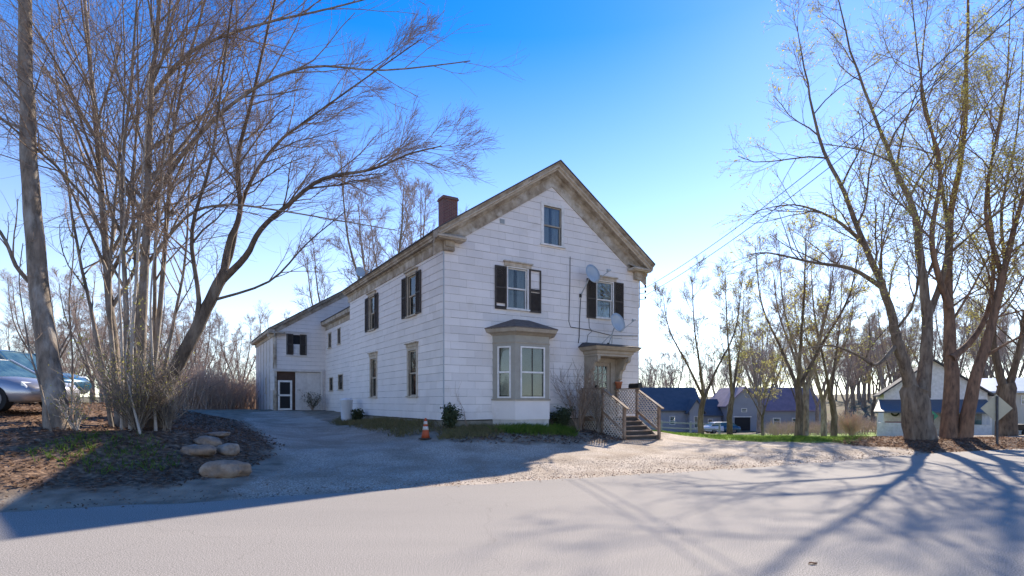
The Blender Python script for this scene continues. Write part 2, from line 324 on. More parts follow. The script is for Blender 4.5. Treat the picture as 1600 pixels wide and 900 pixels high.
# road
def roadmat():
    m = bpy.data.materials.new('asphalt'); m.use_nodes = True; q = NT(m); b = q.n['Principled BSDF']; b.inputs['Roughness'].default_value = .9; b.inputs['Specular IOR Level'].default_value = .12
    geo = q.new('ShaderNodeNewGeometry'); pos = geo.outputs['Position']
    def noise(sc, det, v=pos):
        n = q.new('ShaderNodeTexNoise'); n.inputs['Scale'].default_value = sc; n.inputs['Detail'].default_value = det; q.l.new(v, n.inputs['Vector']); return n.outputs['Fac']
    r = q.new('ShaderNodeValToRGB'); e = r.color_ramp.elements; e[0].position = .38; e[0].color = (.15, .136, .12, 1); e[1].position = .62; e[1].color = (.45, .41, .365, 1); q.l.new(noise(80, 5), r.inputs[0])
    rot = q.new('ShaderNodeMapping'); rot.inputs['Rotation'].default_value = (0, 0, math.radians(-22.5)); rot.inputs['Scale'].default_value = (.12, 1, 1); q.l.new(pos, rot.inputs[0])
    r2 = q.new('ShaderNodeValToRGB'); e = r2.color_ramp.elements; e[0].position = .3; e[0].color = (.92, .92, .92, 1); e[1].position = .7; e[1].color = (1.04, 1.03, 1.02, 1); q.l.new(noise(1.1, 5, rot.outputs[0]), r2.inputs[0])
    mx = q.new('ShaderNodeMix', data_type='RGBA', blend_type='MULTIPLY'); mx.inputs[0].default_value = 1; q.l.new(r.outputs[0], mx.inputs[6]); q.l.new(r2.outputs[0], mx.inputs[7])
    # thin cracks
    vo = q.new('ShaderNodeTexVoronoi', feature='DISTANCE_TO_EDGE'); vo.inputs['Scale'].default_value = .32
    wob = q.new('ShaderNodeVectorMath', operation='ADD'); nn = q.new('ShaderNodeTexNoise'); nn.inputs['Scale'].default_value = 1.5; q.l.new(pos, nn.inputs[0]); q.l.new(pos, wob.inputs[0]); q.l.new(nn.outputs['Color'], wob.inputs[1]); q.l.new(wob.outputs[0], vo.inputs['Vector'])
    cr = q.new('ShaderNodeMapRange'); cr.inputs[1].default_value = .0; cr.inputs[2].default_value = .004; cr.inputs[3].default_value = .8; cr.inputs[4].default_value = 1; q.l.new(vo.outputs['Distance'], cr.inputs[0])
    sc = q.new('ShaderNodeVectorMath', operation='SCALE'); q.l.new(mx.outputs[2], sc.inputs[0]); q.l.new(cr.outputs[0], sc.inputs['Scale'])
    q.l.new(sc.outputs[0], b.inputs['Base Color'])
    bp = q.new('ShaderNodeBump'); bp.inputs['Strength'].default_value = .25; bp.inputs['Distance'].default_value = .004; q.l.new(noise(130, 3), bp.inputs['Height']); q.l.new(bp.outputs[0], b.inputs['Normal'])
    return m
rb = MB(); rx = list(np.arange(-30, 32, .25)); rx = [-390, -150, -60] + rx + [45, 80, 150, 390]
top = []
for x in rx:
    wob = (math.sin(x * 2.7) + math.sin(x * 6.1 + 1) * .6 + math.sin(x * 15.3) * .4 + R.uniform(-.5, .5)) * .05
    top.append(float(np.interp(x, EX, EY)) + wob)
for x, y in zip(rx, top): rb.v += [(x, y, 0), (x + 3.5, y - 9.8, 0)]
for i in range(len(rx) - 1): rb.f.append((2 * i, 2 * i + 1, 2 * i + 3, 2 * i + 2))
tag(rb.build('road', roadmat(), recalc=False), kind='structure')

# ------------------------------------------------------------------ house
HOUSE = empty('farmhouse', P(0, 0), 'large white shingled farmhouse with front gable, bay window and brown shutters', 'house', ANG)
WING = empty('rear_wing', P(0, 0), 'lower white rear wing with small dark windows linking farmhouse to barn', 'house', ANG)
BARN = empty('attached_barn', P(0, 0), 'white barn at the end of the driveway with a glazed screen door', 'barn', ANG)
def fmap(off=0.): return lambda a, d, z: (a, off - d, z)       # facing -y
def smap(r=0.): return lambda a, d, z: (r - d, a, z)           # facing -x
def rects_minus(rect, holes):
    out = [rect]
    for h in holes:
        nx_ = []
        for a0, a1, z0, z1 in out:
            if h[1] <= a0 or h[0] >= a1 or h[3] <= z0 or h[2] >= z1: nx_.append((a0, a1, z0, z1)); continue
            if z0 < h[2]: nx_.append((a0, a1, z0, h[2]))
            if h[3] < z1: nx_.append((a0, a1, h[3], z1))
            m0, m1 = max(z0, h[2]), min(z1, h[3])
            if a0 < h[0]: nx_.append((a0, h[0], m0, m1))
            if h[1] < a1: nx_.append((h[1], a1, m0, m1))
        out = nx_
    return out
def clip(poly, n, c):
    """keep n.p <= c"""
    out = []
    for i in range(len(poly)):
        p, q_ = poly[i], poly[(i + 1) % len(poly)]
        dp, dq = n[0] * p[0] + n[1] * p[1] - c, n[0] * q_[0] + n[1] * q_[1] - c
        if dp <= 0: out.append(p)
        if dp * dq < 0: f = dp / (dp - dq); out.append((p[0] + (q_[0] - p[0]) * f, p[1] + (q_[1] - p[1]) * f))
    return out
FULL = {}
def wall(parent, name, mp, a0, a1, z0, z1, holes, planes=(), thick=.12, siding=True, zs=None, quota=None, world=None, open_in=True):
    """substrate with real openings plus lapped shingles"""
    mb = MB()
    for r in rects_minus((a0, a1, z0, z1), holes):
        pl = [(r[0], r[2]), (r[1], r[2]), (r[1], r[3]), (r[0], r[3])]
        for n, c in planes: pl = clip(pl, n, c) if pl else pl
        if len(pl) >= 3: mb.prism([mp(a, 0, z) for a, z in pl], [mp(a, -thick, z) for a, z in pl])
    wo = mb.build(name, 'underlay', parent)
    if not siding: return wo
    H, L = .267, .61; pcs = []
    k = 0; z = z0 if zs is None else zs
    while z < z1 - .01:
        a = a0 - (L / 2 if k % 2 else 0) - R.uniform(0, .06)
        while a < a1:
            s0, s1 = max(a, a0), min(a + L, a1)
            if s1 - s0 > .03:
                jz = R.uniform(-.004, .004)
                for r in rects_minus((s0 + .002, s1 - .002, z + jz + .007, min(z + H - .001, z1)), holes):
                    if r[1] - r[0] < .015 or r[3] - r[2] < .015: continue
                    pl = [(r[0], r[2]), (r[1], r[2]), (r[1], r[3]), (r[0], r[3])]
                    for n, c in planes: pl = clip(pl, n, c) if pl else pl
                    if len(pl) >= 3: pcs.append((pl, z, R.uniform(-.002, .003)))
            a += L
        z += H; k += 1
    def emit(mb, pl, zb, dj):
        o = [mp(a, .005 + dj + .012 * max(0, 1 - (zz - zb) / H), zz) for a, zz in pl]; i = [mp(a, .001, zz) for a, zz in pl]; mb.prism(o, i)
    if quota is None: quota = [0]
    pcs.sort(key=lambda t: (Vector(mp(t[0][0][0], 0, t[0][0][1])) - Vector((-7.7, -17.1, 1.67))).length)
    rest = MB()
    for pl, zb, dj in pcs:
        if quota[0] > 0:
            quota[0] -= 1; b = MB(); emit(b, pl, zb, dj); b.build('siding_shingle', 'siding', wo, recalc=True)
        else: emit(rest, pl, zb, dj)
    if rest.v: tag(rest.build('shingle_siding', 'siding', wo), kind='stuff')
    return wo

def window(parent, mp, a0, a1, z0, z1, casing='white', cw=.09, head=None, sill=True, muntin=0, curtain='curtain', sash='white', header_w=.15, split=.5):
    """a0..a1,z0..z1 is the opening; casing sits proud of the shingles"""
    mb = MB(); c = cw
    mb.box(a0 - c, a0, -.1, .04, z0, z1, mp); mb.box(a1, a1 + c, -.1, .04, z0, z1, mp)
    mb.box(a0 - c, a1 + c, -.1, .041, z1, z1 + c, mp)
    w_ = mb.build('window', casing, parent)
    if head:
        b = MB(); b.box(a0 - header_w, a1 + header_w, 0, .07, z1 + c + .002, z1 + c + head, mp); b.box(a0 - header_w - .05, a1 + header_w + .05, 0, .13, z1 + c + head, z1 + c + head + .045, mp)
        b.build('header', 'cream', w_)
    if sill:
        b = MB(); b.box(a0 - c - .04, a1 + c + .04, -.1, .09, z0 - .06, z0 - .001, mp); b.build('sill', casing, w_)
    zm = z0 + (z1 - z0) * split
    for (s0, s1, d) in ((zm - .02, z1, -.03), (z0, zm + .02, -.065)):
        b = MB(); f = .045
        b.box(a0, a0 + f, d - .03, d, s0, s1, mp); b.box(a1 - f, a1, d - .03, d, s0, s1, mp)
        b.box(a0 + f, a1 - f, d - .03, d, s0, s0 + f, mp); b.box(a0 + f, a1 - f, d - .03, d, s1 - f, s1, mp)
        for k in range(muntin):
            x = a0 + (a1 - a0) * (k + 1) / (muntin + 1); b.box(x - .012, x + .012, d - .025, d - .004, s0 + f, s1 - f, mp)
        b.build('sash', sash, w_)
        g = MB(); g.box(a0 + f, a1 - f, d - .018, d - .013, s0 + f, s1 - f, mp); g.build('pane', 'glass', w_)
    if curtain:
        b = MB(); n = 24
        if curtain == 'blind':
            b.box(a0 + .02, a1 - .02, -.125, -.12, z0 + .03, z1 - .02, mp)
        else:
            for side in (0, 1):
                x0, x1 = (a0, a0 + (a1 - a0) * .42) if side == 0 else (a1 - (a1 - a0) * .42, a1)
                pr = [(x0 + (x1 - x0) * i / n, -.15 + .02 * math.sin(i * 1.7)) for i in range(n + 1)]
                for i in range(n):
                    b.poly([mp(pr[i][0], pr[i][1], z0), mp(pr[i + 1][0], pr[i + 1][1], z0), mp(pr[i + 1][0], pr[i + 1][1], z1), mp(pr[i][0], pr[i][1], z1)], [(0, 1, 2, 3)])
        b.build('curtain' if curtain != 'blind' else 'blind', curtain, w_, recalc=False)
    return w_
def shutter(parent, mp, a0, a1, z0, z1, gaps=()):
    f = .05; b = MB(); zm = z0 + (z1 - z0) * .5
    b.box(a0, a0 + f, .025, .065, z0, z1, mp); b.box(a1 - f, a1, .025, .065, z0, z1, mp)
    for q_ in (z0, zm - f / 2, z1 - f): b.box(a0 + f, a1 - f, .026, .064, q_, q_ + f, mp)
    sh = b.build('shutter', 'shutter', parent)
    s = MB(); z = z0 + f
    while z < z1 - f:
        if not any(g0 < z < g1 for g0, g1 in gaps):
            s.prism([mp(a0 + f, .03, z + .035), mp(a1 - f, .03, z + .035), mp(a1 - f, .06, z), mp(a0 + f, .06, z)], [mp(a0 + f, .024, z + .03), mp(a1 - f, .024, z + .03), mp(a1 - f, .054, z - .005), mp(a0 + f, .054, z - .005)])
        z += .034
    tag(s.build('louvre_slats', 'shutter', sh), kind='stuff'); return sh

FW, SL = 8.9, 11.58          # front width, side length
ZB, ZF = 1.05, 6.77          # siding bottom, frieze bottom
APX, TP = 10.6, .667
def roofz(t): return APX - TP * abs(t - FW / 2)
fm, sm = fmap(), smap()
fholes = [(2.50, 3.33, 5.04, 6.50), (6.62, 7.45, 5.04, 6.48), (4.06, 4.88, 7.58, 9.02), (2.05, 4.1, 1.06, 3.9), (6.32, 7.36, 1.15, 3.4)]
cw_ = APX - .84 + 0 # rake frieze lower line at the centre
planes = [((TP, 1), cw_ + .05 + TP * FW / 2), ((-TP, 1), cw_ + .05 - TP * FW / 2)]
quota = [190]
FWALL = wall(HOUSE, 'front_wall', fm, 0, FW, ZB, 9.9, fholes, planes, quota=quota)
sholes = [(2.45, 3.28, 4.96, 6.46), (7.42, 8.2, 4.96, 6.46), (2.40, 3.22, 1.9, 3.62), (7.2, 8.02, 1.9, 3.62)]
quota = [110]
SWALL = wall(HOUSE, 'side_wall', sm, 0, SL, ZB, ZF + .1, sholes, quota=quota)
b = MB(); b.box(FW - .12, FW, .121, SL, ZB, ZF + .3); b.box(.121, FW - .121, SL - .12, SL, ZB, ZF + .3)
b.build('rear_walls', 'siding', HOUSE)
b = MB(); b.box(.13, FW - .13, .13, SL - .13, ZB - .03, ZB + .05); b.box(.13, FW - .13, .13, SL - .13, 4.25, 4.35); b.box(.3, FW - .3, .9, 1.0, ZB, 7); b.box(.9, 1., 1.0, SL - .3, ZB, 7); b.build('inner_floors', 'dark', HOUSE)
b = MB(); b.box(.03, FW - .03, .03, SL - .03, .0, ZB - .031); b.build('foundation', 'concrete', HOUSE)
b = MB(); b.box(-.014, .02, -.02, .014, ZB, ZF); b.build('corner_bead', 'metal', HOUSE)
# roof
b = MB(); OV, EO = .55, .38
for sg in (-1, 1):
    c = FW / 2; e = c + sg * (c + EO)
    pts = lambda y: [(c, y, APX), (e, y, roofz(e)), (e, y, roofz(e) - .05), (c, y, APX - .06)]
    b.sweep([pts(-OV - .02), pts(SL + .3)])
b.build('roof', 'roof', HOUSE)
# rake cornice: one piece per slope
prof = [(0, .84), (.05, .84), (.05, .46), (.13, .40), (.13, .31), (.34, .31), (.36, .24), (.44, .21), (.45, .13), (.52, .09), (OV, .055), (0, .055)]
for sg in (-1, 1):
    c = FW / 2; e = c + sg * (c + EO); b = MB()
    ring = lambda t: [(t, -d, roofz(t) - n) for d, n in prof]
    # the wall frieze stops at the cornice return
    b.sweep([ring(c + sg * .0005), ring(c + sg * (c + EO - .001))]); rk = b.build('rake_cornice', 'weather', HOUSE)
    b = MB(); ring2 = lambda t: [(t, -d, roofz(t) - n) for d, n in ((.34, .315), (.375, .315), (.375, .255), (.465, .225), (.465, .185), (.42, .185), (.34, .28))]
    b.sweep([ring2(c + sg * .0005), ring2(c + sg * (c + EO - .03))]); b.build('moulding', 'cream', rk)
# eaves
eprof = [(0, ZF), (.05, ZF), (.05, 7.06), (.11, 7.1), (.11, 7.15), (.24, 7.15), (.25, 7.2), (.3, 7.22), (.31, 7.27), (EO, 7.30), (EO, 7.3 + .0), (0, 7.3)]
for sg in (-1, 1):
    b = MB(); x = lambda d: -d if sg < 0 else FW + d
    b.sweep([[(x(d), y, z) for d, z in eprof] for y in (-.0, SL + .25)]); b.build('eave_cornice', 'weather', HOUSE)
    b = MB(); t0, t1 = (-EO + .01, .66) if sg < 0 else (FW - .66, FW + EO - .01)
    b.box(t0, t1, -.43, 0, 7.10, 7.16); b.box(t0 + (.05 if sg < 0 else -.0), t1 - (.05 if sg > 0 else -.0), -.38, 0, 7.06, 7.10)
    b.poly([(t0, -.43, 7.161), (t1, -.43, 7.161), (t1, -.06, 7.34), (t0, -.06, 7.34)], [(0, 1, 2, 3)])
    b.build('cornice_return', 'cream', HOUSE)
    b = MB(); q0, q1 = (-.05, .34) if sg < 0 else (FW - .34, FW + .05); b.box(q0, q1, -.16, 0.0, 6.74, 7.058); b.box(q0 + .04, q1 - .04, -.2, -.161, 6.86, 7.055); b.build('cornice_block', 'weather', HOUSE)
# chimney
b = MB(); b.box(-.4, .4, -.32, .32, -1.0, 1.5); b.box(-.45, .45, -.37, .37, 1.5, 1.58); b.box(-.42, .42, -.34, .34, 1.58, 1.66)
co = b.build('chimney', 'brick', HOUSE); co.location = (FW / 2, 9.3, APX)
# windows of the front
w1 = window(HOUSE, fm, 2.50, 3.33, 5.04, 6.50, head=.13, sash='white', cw=.045)
shutter(HOUSE, fm, 1.96, 2.43, 4.97, 6.51, gaps=[(5.07, 5.16)]); shutter(HOUSE, fm, 3.41, 3.92, 4.96, 6.54, gaps=[(5.82, 6.5), (5.66, 5.74)])
window(HOUSE, fm, 6.62, 7.45, 5.04, 6.48, head=.13, cw=.045); shutter(HOUSE, fm, 6.10, 6.56, 4.97, 6.52); shutter(HOUSE, fm, 7.51, 8.0, 4.97, 6.52)
window(HOUSE, fm, 4.06, 4.88, 7.58, 9.02, cw=.12, head=None, sash='tan')
b = MB(); b.box(2.17, 2.36, 0, .03, 8.02, 8.18, fm)
for k in range(4): b.box(2.19, 2.34, .03, .045, 8.04 + k * .035, 8.055 + k * .035, fm)
b.build('gable_vent', 'metal', HOUSE)
# side windows
for a0, a1 in ((2.45, 3.28), (7.42, 8.2)):
    window(HOUSE, sm, a0, a1, 4.96, 6.46, casing='cream', cw=.05, head=.12, sash='cream')
    shutter(HOUSE, sm, a0 - .53, a0 - .07, 4.93, 6.5); shutter(HOUSE, sm, a1 + .07, a1 + .6, 4.93, 6.5)
for a0, a1 in ((2.40, 3.22), (7.2, 8.02)):
    window(HOUSE, sm, a0, a1, 1.9, 3.62, casing='cream', cw=.13, head=.12, sash='cream')
# bay
BO = .75; B0, B1, A0, A1 = 2.36, 3.80, 1.87, 4.29
def bay_ring(z, g=0.): return [(A0 - g, .0, z), (B0 - g * .5, -BO - g, z), (B1 + g * .5, -BO - g, z), (A1 + g, .0, z)]
b = MB(); b.sweep([bay_ring(.5, -.02), bay_ring(ZB, -.02)]); b.build('bay_footing', 'block', HOUSE)
b = MB(); b.sweep([bay_ring(ZB + .001, .01), bay_ring(1.72, .01)]); skirt = b.build('bay_skirt', 'siding', HOUSE)
b = MB(); b.sweep([bay_ring(1.721, .05), bay_ring(1.78, .05)]); b.build('bay_sill', 'tan', HOUSE)
sl = math.hypot(B0 - A0, BO)
def dmap(a, d, z):   # left diagonal face, a from wall (0) to corner (sl)
    ex, ey = (B0 - A0) / sl, -BO / sl; return (A0 + ex * a + ey * d, ey * a - ex * d, z)
def dmapr(a, d, z): x, y, zz = dmap(a, d, z); return (A0 + A1 - x, y, zz)
bmap = fmap(-BO)
BAY = None
hz0, hz1 = 1.86, 3.56
b = MB()
for r in rects_minus((B0, B1, 1.781, 4.0), [(2.62, 3.54, hz0, hz1)]): b.box(r[0], r[1], -.07, 0, r[2], r[3], bmap)
for mpx in (dmap, dmapr):
    for r in rects_minus((0, sl, 1.781, 4.0), [(.27, .68, hz0, hz1)]): b.box(r[0], r[1] - .001, -.07, 0, r[2], r[3], mpx)
BAY = b.build('bay_window', 'baytan', HOUSE)
def bsub(mpx, a0, a1, mun):
    b = MB(); c = .055
    b.box(a0 - c, a0, -.04, .03, hz0 - c, hz1 + c, mpx); b.box(a1, a1 + c, -.04, .03, hz0 - c, hz1 + c, mpx); b.box(a0, a1, -.04, .03, hz1, hz1 + c, mpx); b.box(a0, a1, -.04, .03, hz0 - c, hz0, mpx)
    b.box(a0, a1, -.03, .015, (hz0 + hz1) / 2 - .03, (hz0 + hz1) / 2 + .03, mpx); b.build('window_frame', 'white', BAY)
    b = MB(); b.box(a0 + .001, a1 - .001, -.028, -.022, hz0, hz1, mpx); b.build('pane', 'glass', BAY)
    if mun:
        b = MB(); b.box((a0 + a1) / 2 - .012, (a0 + a1) / 2 + .012, -.02, -.005, hz0, hz1, mpx); b.build('muntin', 'shutter', BAY)
    b = MB(); b.box(a0 + .03, a1 - .03, -.06, -.055, hz0 + .03, hz1, mpx); b.build('blind', 'blind', BAY)
bsub(bmap, 2.62, 3.54, 1); bsub(dmap, .27, .68, 0); bsub(dmapr, .27, .68, 0)
b = MB(); b.sweep([bay_ring(3.72, .02), bay_ring(3.76, .02)]); b.sweep([bay_ring(4.0, .03), bay_ring(4.06, .12), bay_ring(4.1, .26), bay_ring(4.2, .3), bay_ring(4.22, .3)]); b.build('bay_cornice', 'tan', BAY)
b = MB(); rr = bay_ring(4.222, .32); ap = (3.08, -.02, 4.66); rr2 = [(x, y, z + .03) for x, y, z in rr]
b.poly(rr2 + [(2.75, -.02, 4.66), (3.4, -.02, 4.66)] + rr, [(0, 1, 4), (1, 2, 5, 4), (2, 3, 5), (6, 7, 1, 0), (7, 8, 2, 1), (8, 9, 3, 2)]); b.build('bay_roof', 'bayroof', BAY)
# door and hood
b = MB(); D0, D1 = 6.36, 7.32
b.box(5.98, D0, -.1, .05, 1.15, 3.42, fm); b.box(D1, 7.72, -.1, .05, 1.15, 3.42, fm); b.box(D0, D1, -.1, .05, 3.25, 3.42, fm)
for x in (6.0, 7.56): b.box(x, x + .14, .05, .1, 1.15, 3.42, fm)
DF = b.build('door_surround', 'tan', HOUSE)
b = MB(); zl0, zl1 = 2.15, 3.1; xs_ = [D0 + .14 + k * (D1 - D0 - .28) / 3 for k in range(4)]
for r in rects_minus((D0, D1, 1.16, 3.25), [(D0 + .14, D1 - .14, zl0, zl1)]): b.box(r[0], r[1], -.07, -.02, r[2], r[3], fm)
for k in (1, 2): b.box(xs_[k] - .015, xs_[k] + .015, -.06, -.025, zl0, zl1, fm); zz = zl0 + (zl1 - zl0) * k / 3; b.box(D0 + .14, D1 - .14, -.058, -.027, zz - .015, zz + .015, fm)
for z0_, z1_ in ((1.3, 1.65), (1.72, 2.05)):
    b.box(D0 + .16, D0 + .44, -.02, -.01, z0_, z1_, fm); b.box(D1 - .44, D1 - .16, -.02, -.01, z0_, z1_, fm)
DO = b.build('door', 'tan', HOUSE)
for k in range(3):
    for j in range(3):
        zz = zl0 + (zl1 - zl0) * j / 3; g = MB(); g.box(xs_[k] + .015, xs_[k + 1] - .015, -.047, -.043, zz + .015, zz + (zl1 - zl0) / 3 - .015, fm); g.build('pane', 'glass', DO)
b = MB(); b.tube([fm(D1 - .08, -.02, 2.05), fm(D1 - .08, .05, 2.05)], .03, 10); b.build('handle', 'metal', DO)
hp = [(0, 3.42), (.8, 3.42), (.82, 3.5), (.86, 3.54), (.87, 3.62), (.98, 3.66), (1.05, 3.72), (1.08, 3.8), (0, 3.8)]
def hring(g, z): return [(5.98 - g, 0, z), (5.98 - g, -.8 - g, z), (7.74 + g, -.8 - g, z), (7.74 + g, 0, z)]
b = MB(); b.sweep([hring(.0, 3.43), hring(.0, 3.5), hring(.05, 3.54), hring(.06, 3.62), hring(.17, 3.66), hring(.23, 3.72), hring(.27, 3.78)])
HOOD = b.build('porch_hood', 'tan', HOUSE)
b = MB(); b.sweep([hring(.3, 3.781), hring(.3, 3.81), [(5.9, 0, 3.98), (5.9, -.2, 3.98), (7.8, -.2, 3.98), (7.8, 0, 3.98)]]); b.build('hood_roof', 'roof', HOOD)
for x in (6.02, 7.58):
    b = MB(); pr = [(0, 3.43), (.74, 3.43), (.74, 3.3), (.68, 3.22), (.55, 3.2), (.47, 3.1), (.42, 2.95), (.3, 2.9), (.24, 2.78), (.22, 2.6), (.12, 2.52), (.1, 2.4), (0, 2.35)]
    b.prism([(x, -.05 - d, z) for d, z in pr], [(x + .13, -.05 - d, z) for d, z in pr]); br = b.build('scroll_bracket', 'tan', HOOD)
    for d_, z_, r_ in ((.17, 2.62, .075), (.6, 3.31, .085)): b = MB(); b.tube([(x - .03, -d_, z_), (x + .16, -d_, z_)], r_, 12); b.build('scroll', 'tan', br)
# porch deck with stairs
ST = empty('porch_stairs', P(6.7, -1.3, .3), 'worn wooden porch steps with lattice railings below the front door', 'stairs', ANG)
def stp(t, d, z): return (t - 6.7, -d + 1.3, z - .3)
T0, T1, DK = 5.8, 7.6, 1.12
def sbox(name, t0, t1, d0, d1, z0, z1, m='wood', par=None):
    b = MB(); b.box(t0, t1, d0, d1, z0, z1, stp); return b.build(name, m, par or ST)
nb = 9
for k in range(nb): sbox('deck_board', T0, T1, .06 + k * .14, .06 + k * .14 + .132, DK - .035, DK)
sbox('deck_frame', T0 + .02, T1 - .02, .08, 1.3, DK - .18, DK - .036)
for k in range(5):
    zt = DK - .165 * (k + 1); d0 = 1.32 + .255 * k
    sbox('tread', T0 + .06, T1 - .06, d0 - .02, d0 + .29, zt - .04, zt)
    sbox('gap_shade_riser', T0 + .08, T1 - .08, d0 - .02, d0 + .0, zt + .001, zt + .124, 'shutter')  # board coloured dark brown for the shade in the open gaps between treads
for t in (T0 + .05, T1 - .09):
    b = MB(); b.prism([stp(t, d, z) for d, z in ((1.3, DK - .2), (1.3, DK - .04), (2.6, .28), (2.6, .12))], [stp(t + .04, d, z) for d, z in ((1.3, DK - .2), (1.3, DK - .04), (2.6, .28), (2.6, .12))]); b.build('stringer', 'wood', ST)
for t in (T0, T1 - .09):
    for d, z0, z1 in ((.1, .35, 2.16), (1.24, .25, 2.2), (2.38, .2, 1.5)): sbox('post', t, t + .09, d, d + .09, z0, z1)
    sbox('top_rail', t - .03, t + .12, .08, 1.36, 2.165, 2.205)
    b = MB(); b.beam(stp(t + .045, 1.22, 2.20), stp(t + .045, 2.62, 1.42), .13, .04); b.build('hand_rail', 'wood', ST)
    b = MB(); b.beam(stp(t + .045, 1.3, 1.30), stp(t + .045, 2.42, .62), .04, .09); b.build('lower_rail', 'wood', ST)
    # lattice: diagonal slats clipped to the panel outline
    b = MB(); x = t + .03
    panels = [[(.18, 1.2 if t > 6 else .45), (1.24, 1.2 if t > 6 else .4), (1.24, 2.15), (.18, 2.15)], [(1.33, 1.28 if t > 6 else .35), (2.38, .66 if t > 6 else .3), (2.38, 1.46), (1.33, 2.08)]]
    for pn in panels:
        for sgn, xo in ((1, 0.), (-1, .012)):
            for k in range(-40, 60):
                c = k * .15; hw = .018 * 1.414; n = (1, sgn); 
                pl = clip(clip(pn, n, c + hw), (-1, -sgn), -(c - hw))
                if len(pl) >= 3:
                    b.prism([stp(x + xo, d, z) for d, z in pl], [stp(x + xo + .01, d, z) for d, z in pl])
    tag(b.build('lattice_panel', 'lattice', ST), kind='stuff')
# mailbox and planter on the rail
mbx = empty('mailbox', P(T1 - .05, -1.2, 2.206), 'black mailbox on the porch railing', 'mailbox', ANG)
b = MB(); pr = [(-.09, 0), (.09, 0), (.09, .1), (.06, .16), (0, .185), (-.06, .16), (-.09, .1)]
b.prism([(x - .02, -.27, z + .002) for x, z in pr], [(x - .02, .27, z + .002) for x, z in pr]); b.build('box', 'black', mbx)
b = MB(); b.box(-.12, .085, -.29, -.271, .0, .2); b.build('door', 'black', mbx); b = MB(); b.box(.072, .08, -.1, -.06, .1, .3); b.build('flag', 'black', mbx)
pot = empty('flower_pot', P(T1 - .05, -.25, 2.206), 'terracotta flower pot on the porch railing near the door', 'pot')
b = MB(); b.lathe([(.10, .001), (.14, .22), (.16, .22), (.16, .28), (.13, .28), (.12, .2), (.0, .2)], 18); b.build('pot', 'terracotta', pot, True)
# satellite dishes
def dish(name, label, base, center, aim, rad, foot):
    e = empty(name, base, label, 'dish', 0, None); B = Vector(base); c = Vector(center) - B; a = Vector(aim).normalized()
    up = Vector((0, 0, 1)); x = a.cross(up).normalized(); y = x.cross(a)
    b = MB(); N = 24; rings = []
    for f, off in ((.0, 0.), (.35, .02), (.7, .07), (1., .14), (1., .15), (.7, .08), (.35, .03), (0.001, .01)):
        rings.append([c + x * math.cos(k * 2 * math.pi / N) * rad * .9 * f + y * math.sin(k * 2 * math.pi / N) * rad * 1.05 * f + a * (off * rad * 2 - .02) for k in range(N)])
    b.sweep(rings, False); b.build('reflector', 'dish', e, True)
    b = MB(); bk = c - a * .06; b.tube([foot[0], (foot[0] + bk) / 2 + Vector((0, 0, -.02)), bk], .025, 8)
    for f2 in foot[1:]: b.tube([f2, foot[0] * .45 + bk * .55], .012, 6)
    b.build('mast', 'metal', e)
    b = MB(); tip = c + Vector((.62, -.3, .06)); b.tube([c - y * rad * 1.0 + a * .1, tip], .014, 6); b.build('feed_arm', 'metal', e)
    b = MB(); b.tube([tip - a * .1 + y * .03, tip + a * .02 + y * .03], .045, 10); b.tube([tip - x * .09 + y * .05, tip + x * .09 + y * .05], .03, 8); b.build('receiver', 'dish', e)
    b = MB(); b.tube([foot[0] - Vector((0, 0, .07)), foot[0] + Vector((0, 0, .07))], .05, 8); b.build('foot', 'black', e)
aim1 = Vector((.5, -.82, .3))
b1 = P(5.78, -.04, 5.8); dish('satellite_dish', 'grey satellite dish on an arm beside the upper shutter', b1, P(5.95, -.5, 6.55), aim1, .37, [Vector((0, 0, 0))])
b2 = P(6.75, -.55, 3.9); dish('satellite_dish', 'grey satellite dish on legs above the porch hood', b2, P(6.95, -.8, 4.72), aim1, .38, [Vector((0, 0, .0)), U * .35 + V * .2, U * .1 + V * .5 + Vector((0, 0, .1))])
b3 = P(3.2, 20.9, 9.95); dish('satellite_dish', 'small satellite dish on the barn roof', b3, P(3.1, 20.6, 10.5), aim1, .36, [Vector((0, 0, 0))])
# cables on the front wall
def cable(label, pts, r=.013):
    b = MB(); b.tube([P(t, -.035 - (d if d else 0), z) for t, d, z in pts], r, 5); tag(b.build('cable', 'cable'), label, 'cable')
cable('thin cable running down the gable wall then along to the corner', [(5.28, 0, 7.25), (5.27, 0, 6.2), (5.22, 0, 4.75), (5.3, 0, 4.55), (6.2, 0, 4.5), (7.4, 0, 4.35), (8.8, 0, 4.42)])
cable('black cable hanging from the upper satellite dish to the porch hood', [(5.78, .02, 5.7), (5.74, 0, 4.9), (5.72, 0, 4.2), (5.68, 0, 3.95)], .016)
cable('thin cable looping below the upper right window', [(6.2, 0, 4.97), (6.22, 0, 4.6), (6.35, 0, 4.45), (6.15, 0, 4.3), (6.1, 0, 4.0)], .01)
# service drop: pole, wires, insulators
sv = empty('service_bracket', P(FW - .02, -.06, 6.2), 'wire bracket at the right corner of the gable wall', 'bracket', ANG)
b = MB(); b.tube([(0, 0, -.6), (0, 0, .55)], .02, 8); b.build('conduit', 'metal', sv)
for z in (-.25, 0, .22):
    b = MB(); b.tube([(0, 0, z), (.16, -.18, z), (.16, -.18, z + .07)], .014, 6); b.build('arm', 'metal', sv); b = MB(); b.lathe([(.02, -.03), (.045, -.01), (.03, .03), (.045, .06), (.02, .08)], 10, (.16, -.18, z + .05)); b.build('insulator', 'black', sv)
POLE = on(10.4, 5.2)
po = empty('utility_pole', POLE, 'tall wooden utility pole carrying the house wires', 'utility pole')
b = MB(); b.tube([(0, 0, -.5), (0, 0, 11.5)], [.17, .11], 12); b.build('pole', 'barkgrey', po, True); b = MB(); b.beam((-1, 0, 10.8), (1, 0, 10.8), .1, .12); b.build('crossarm', 'wood', po)
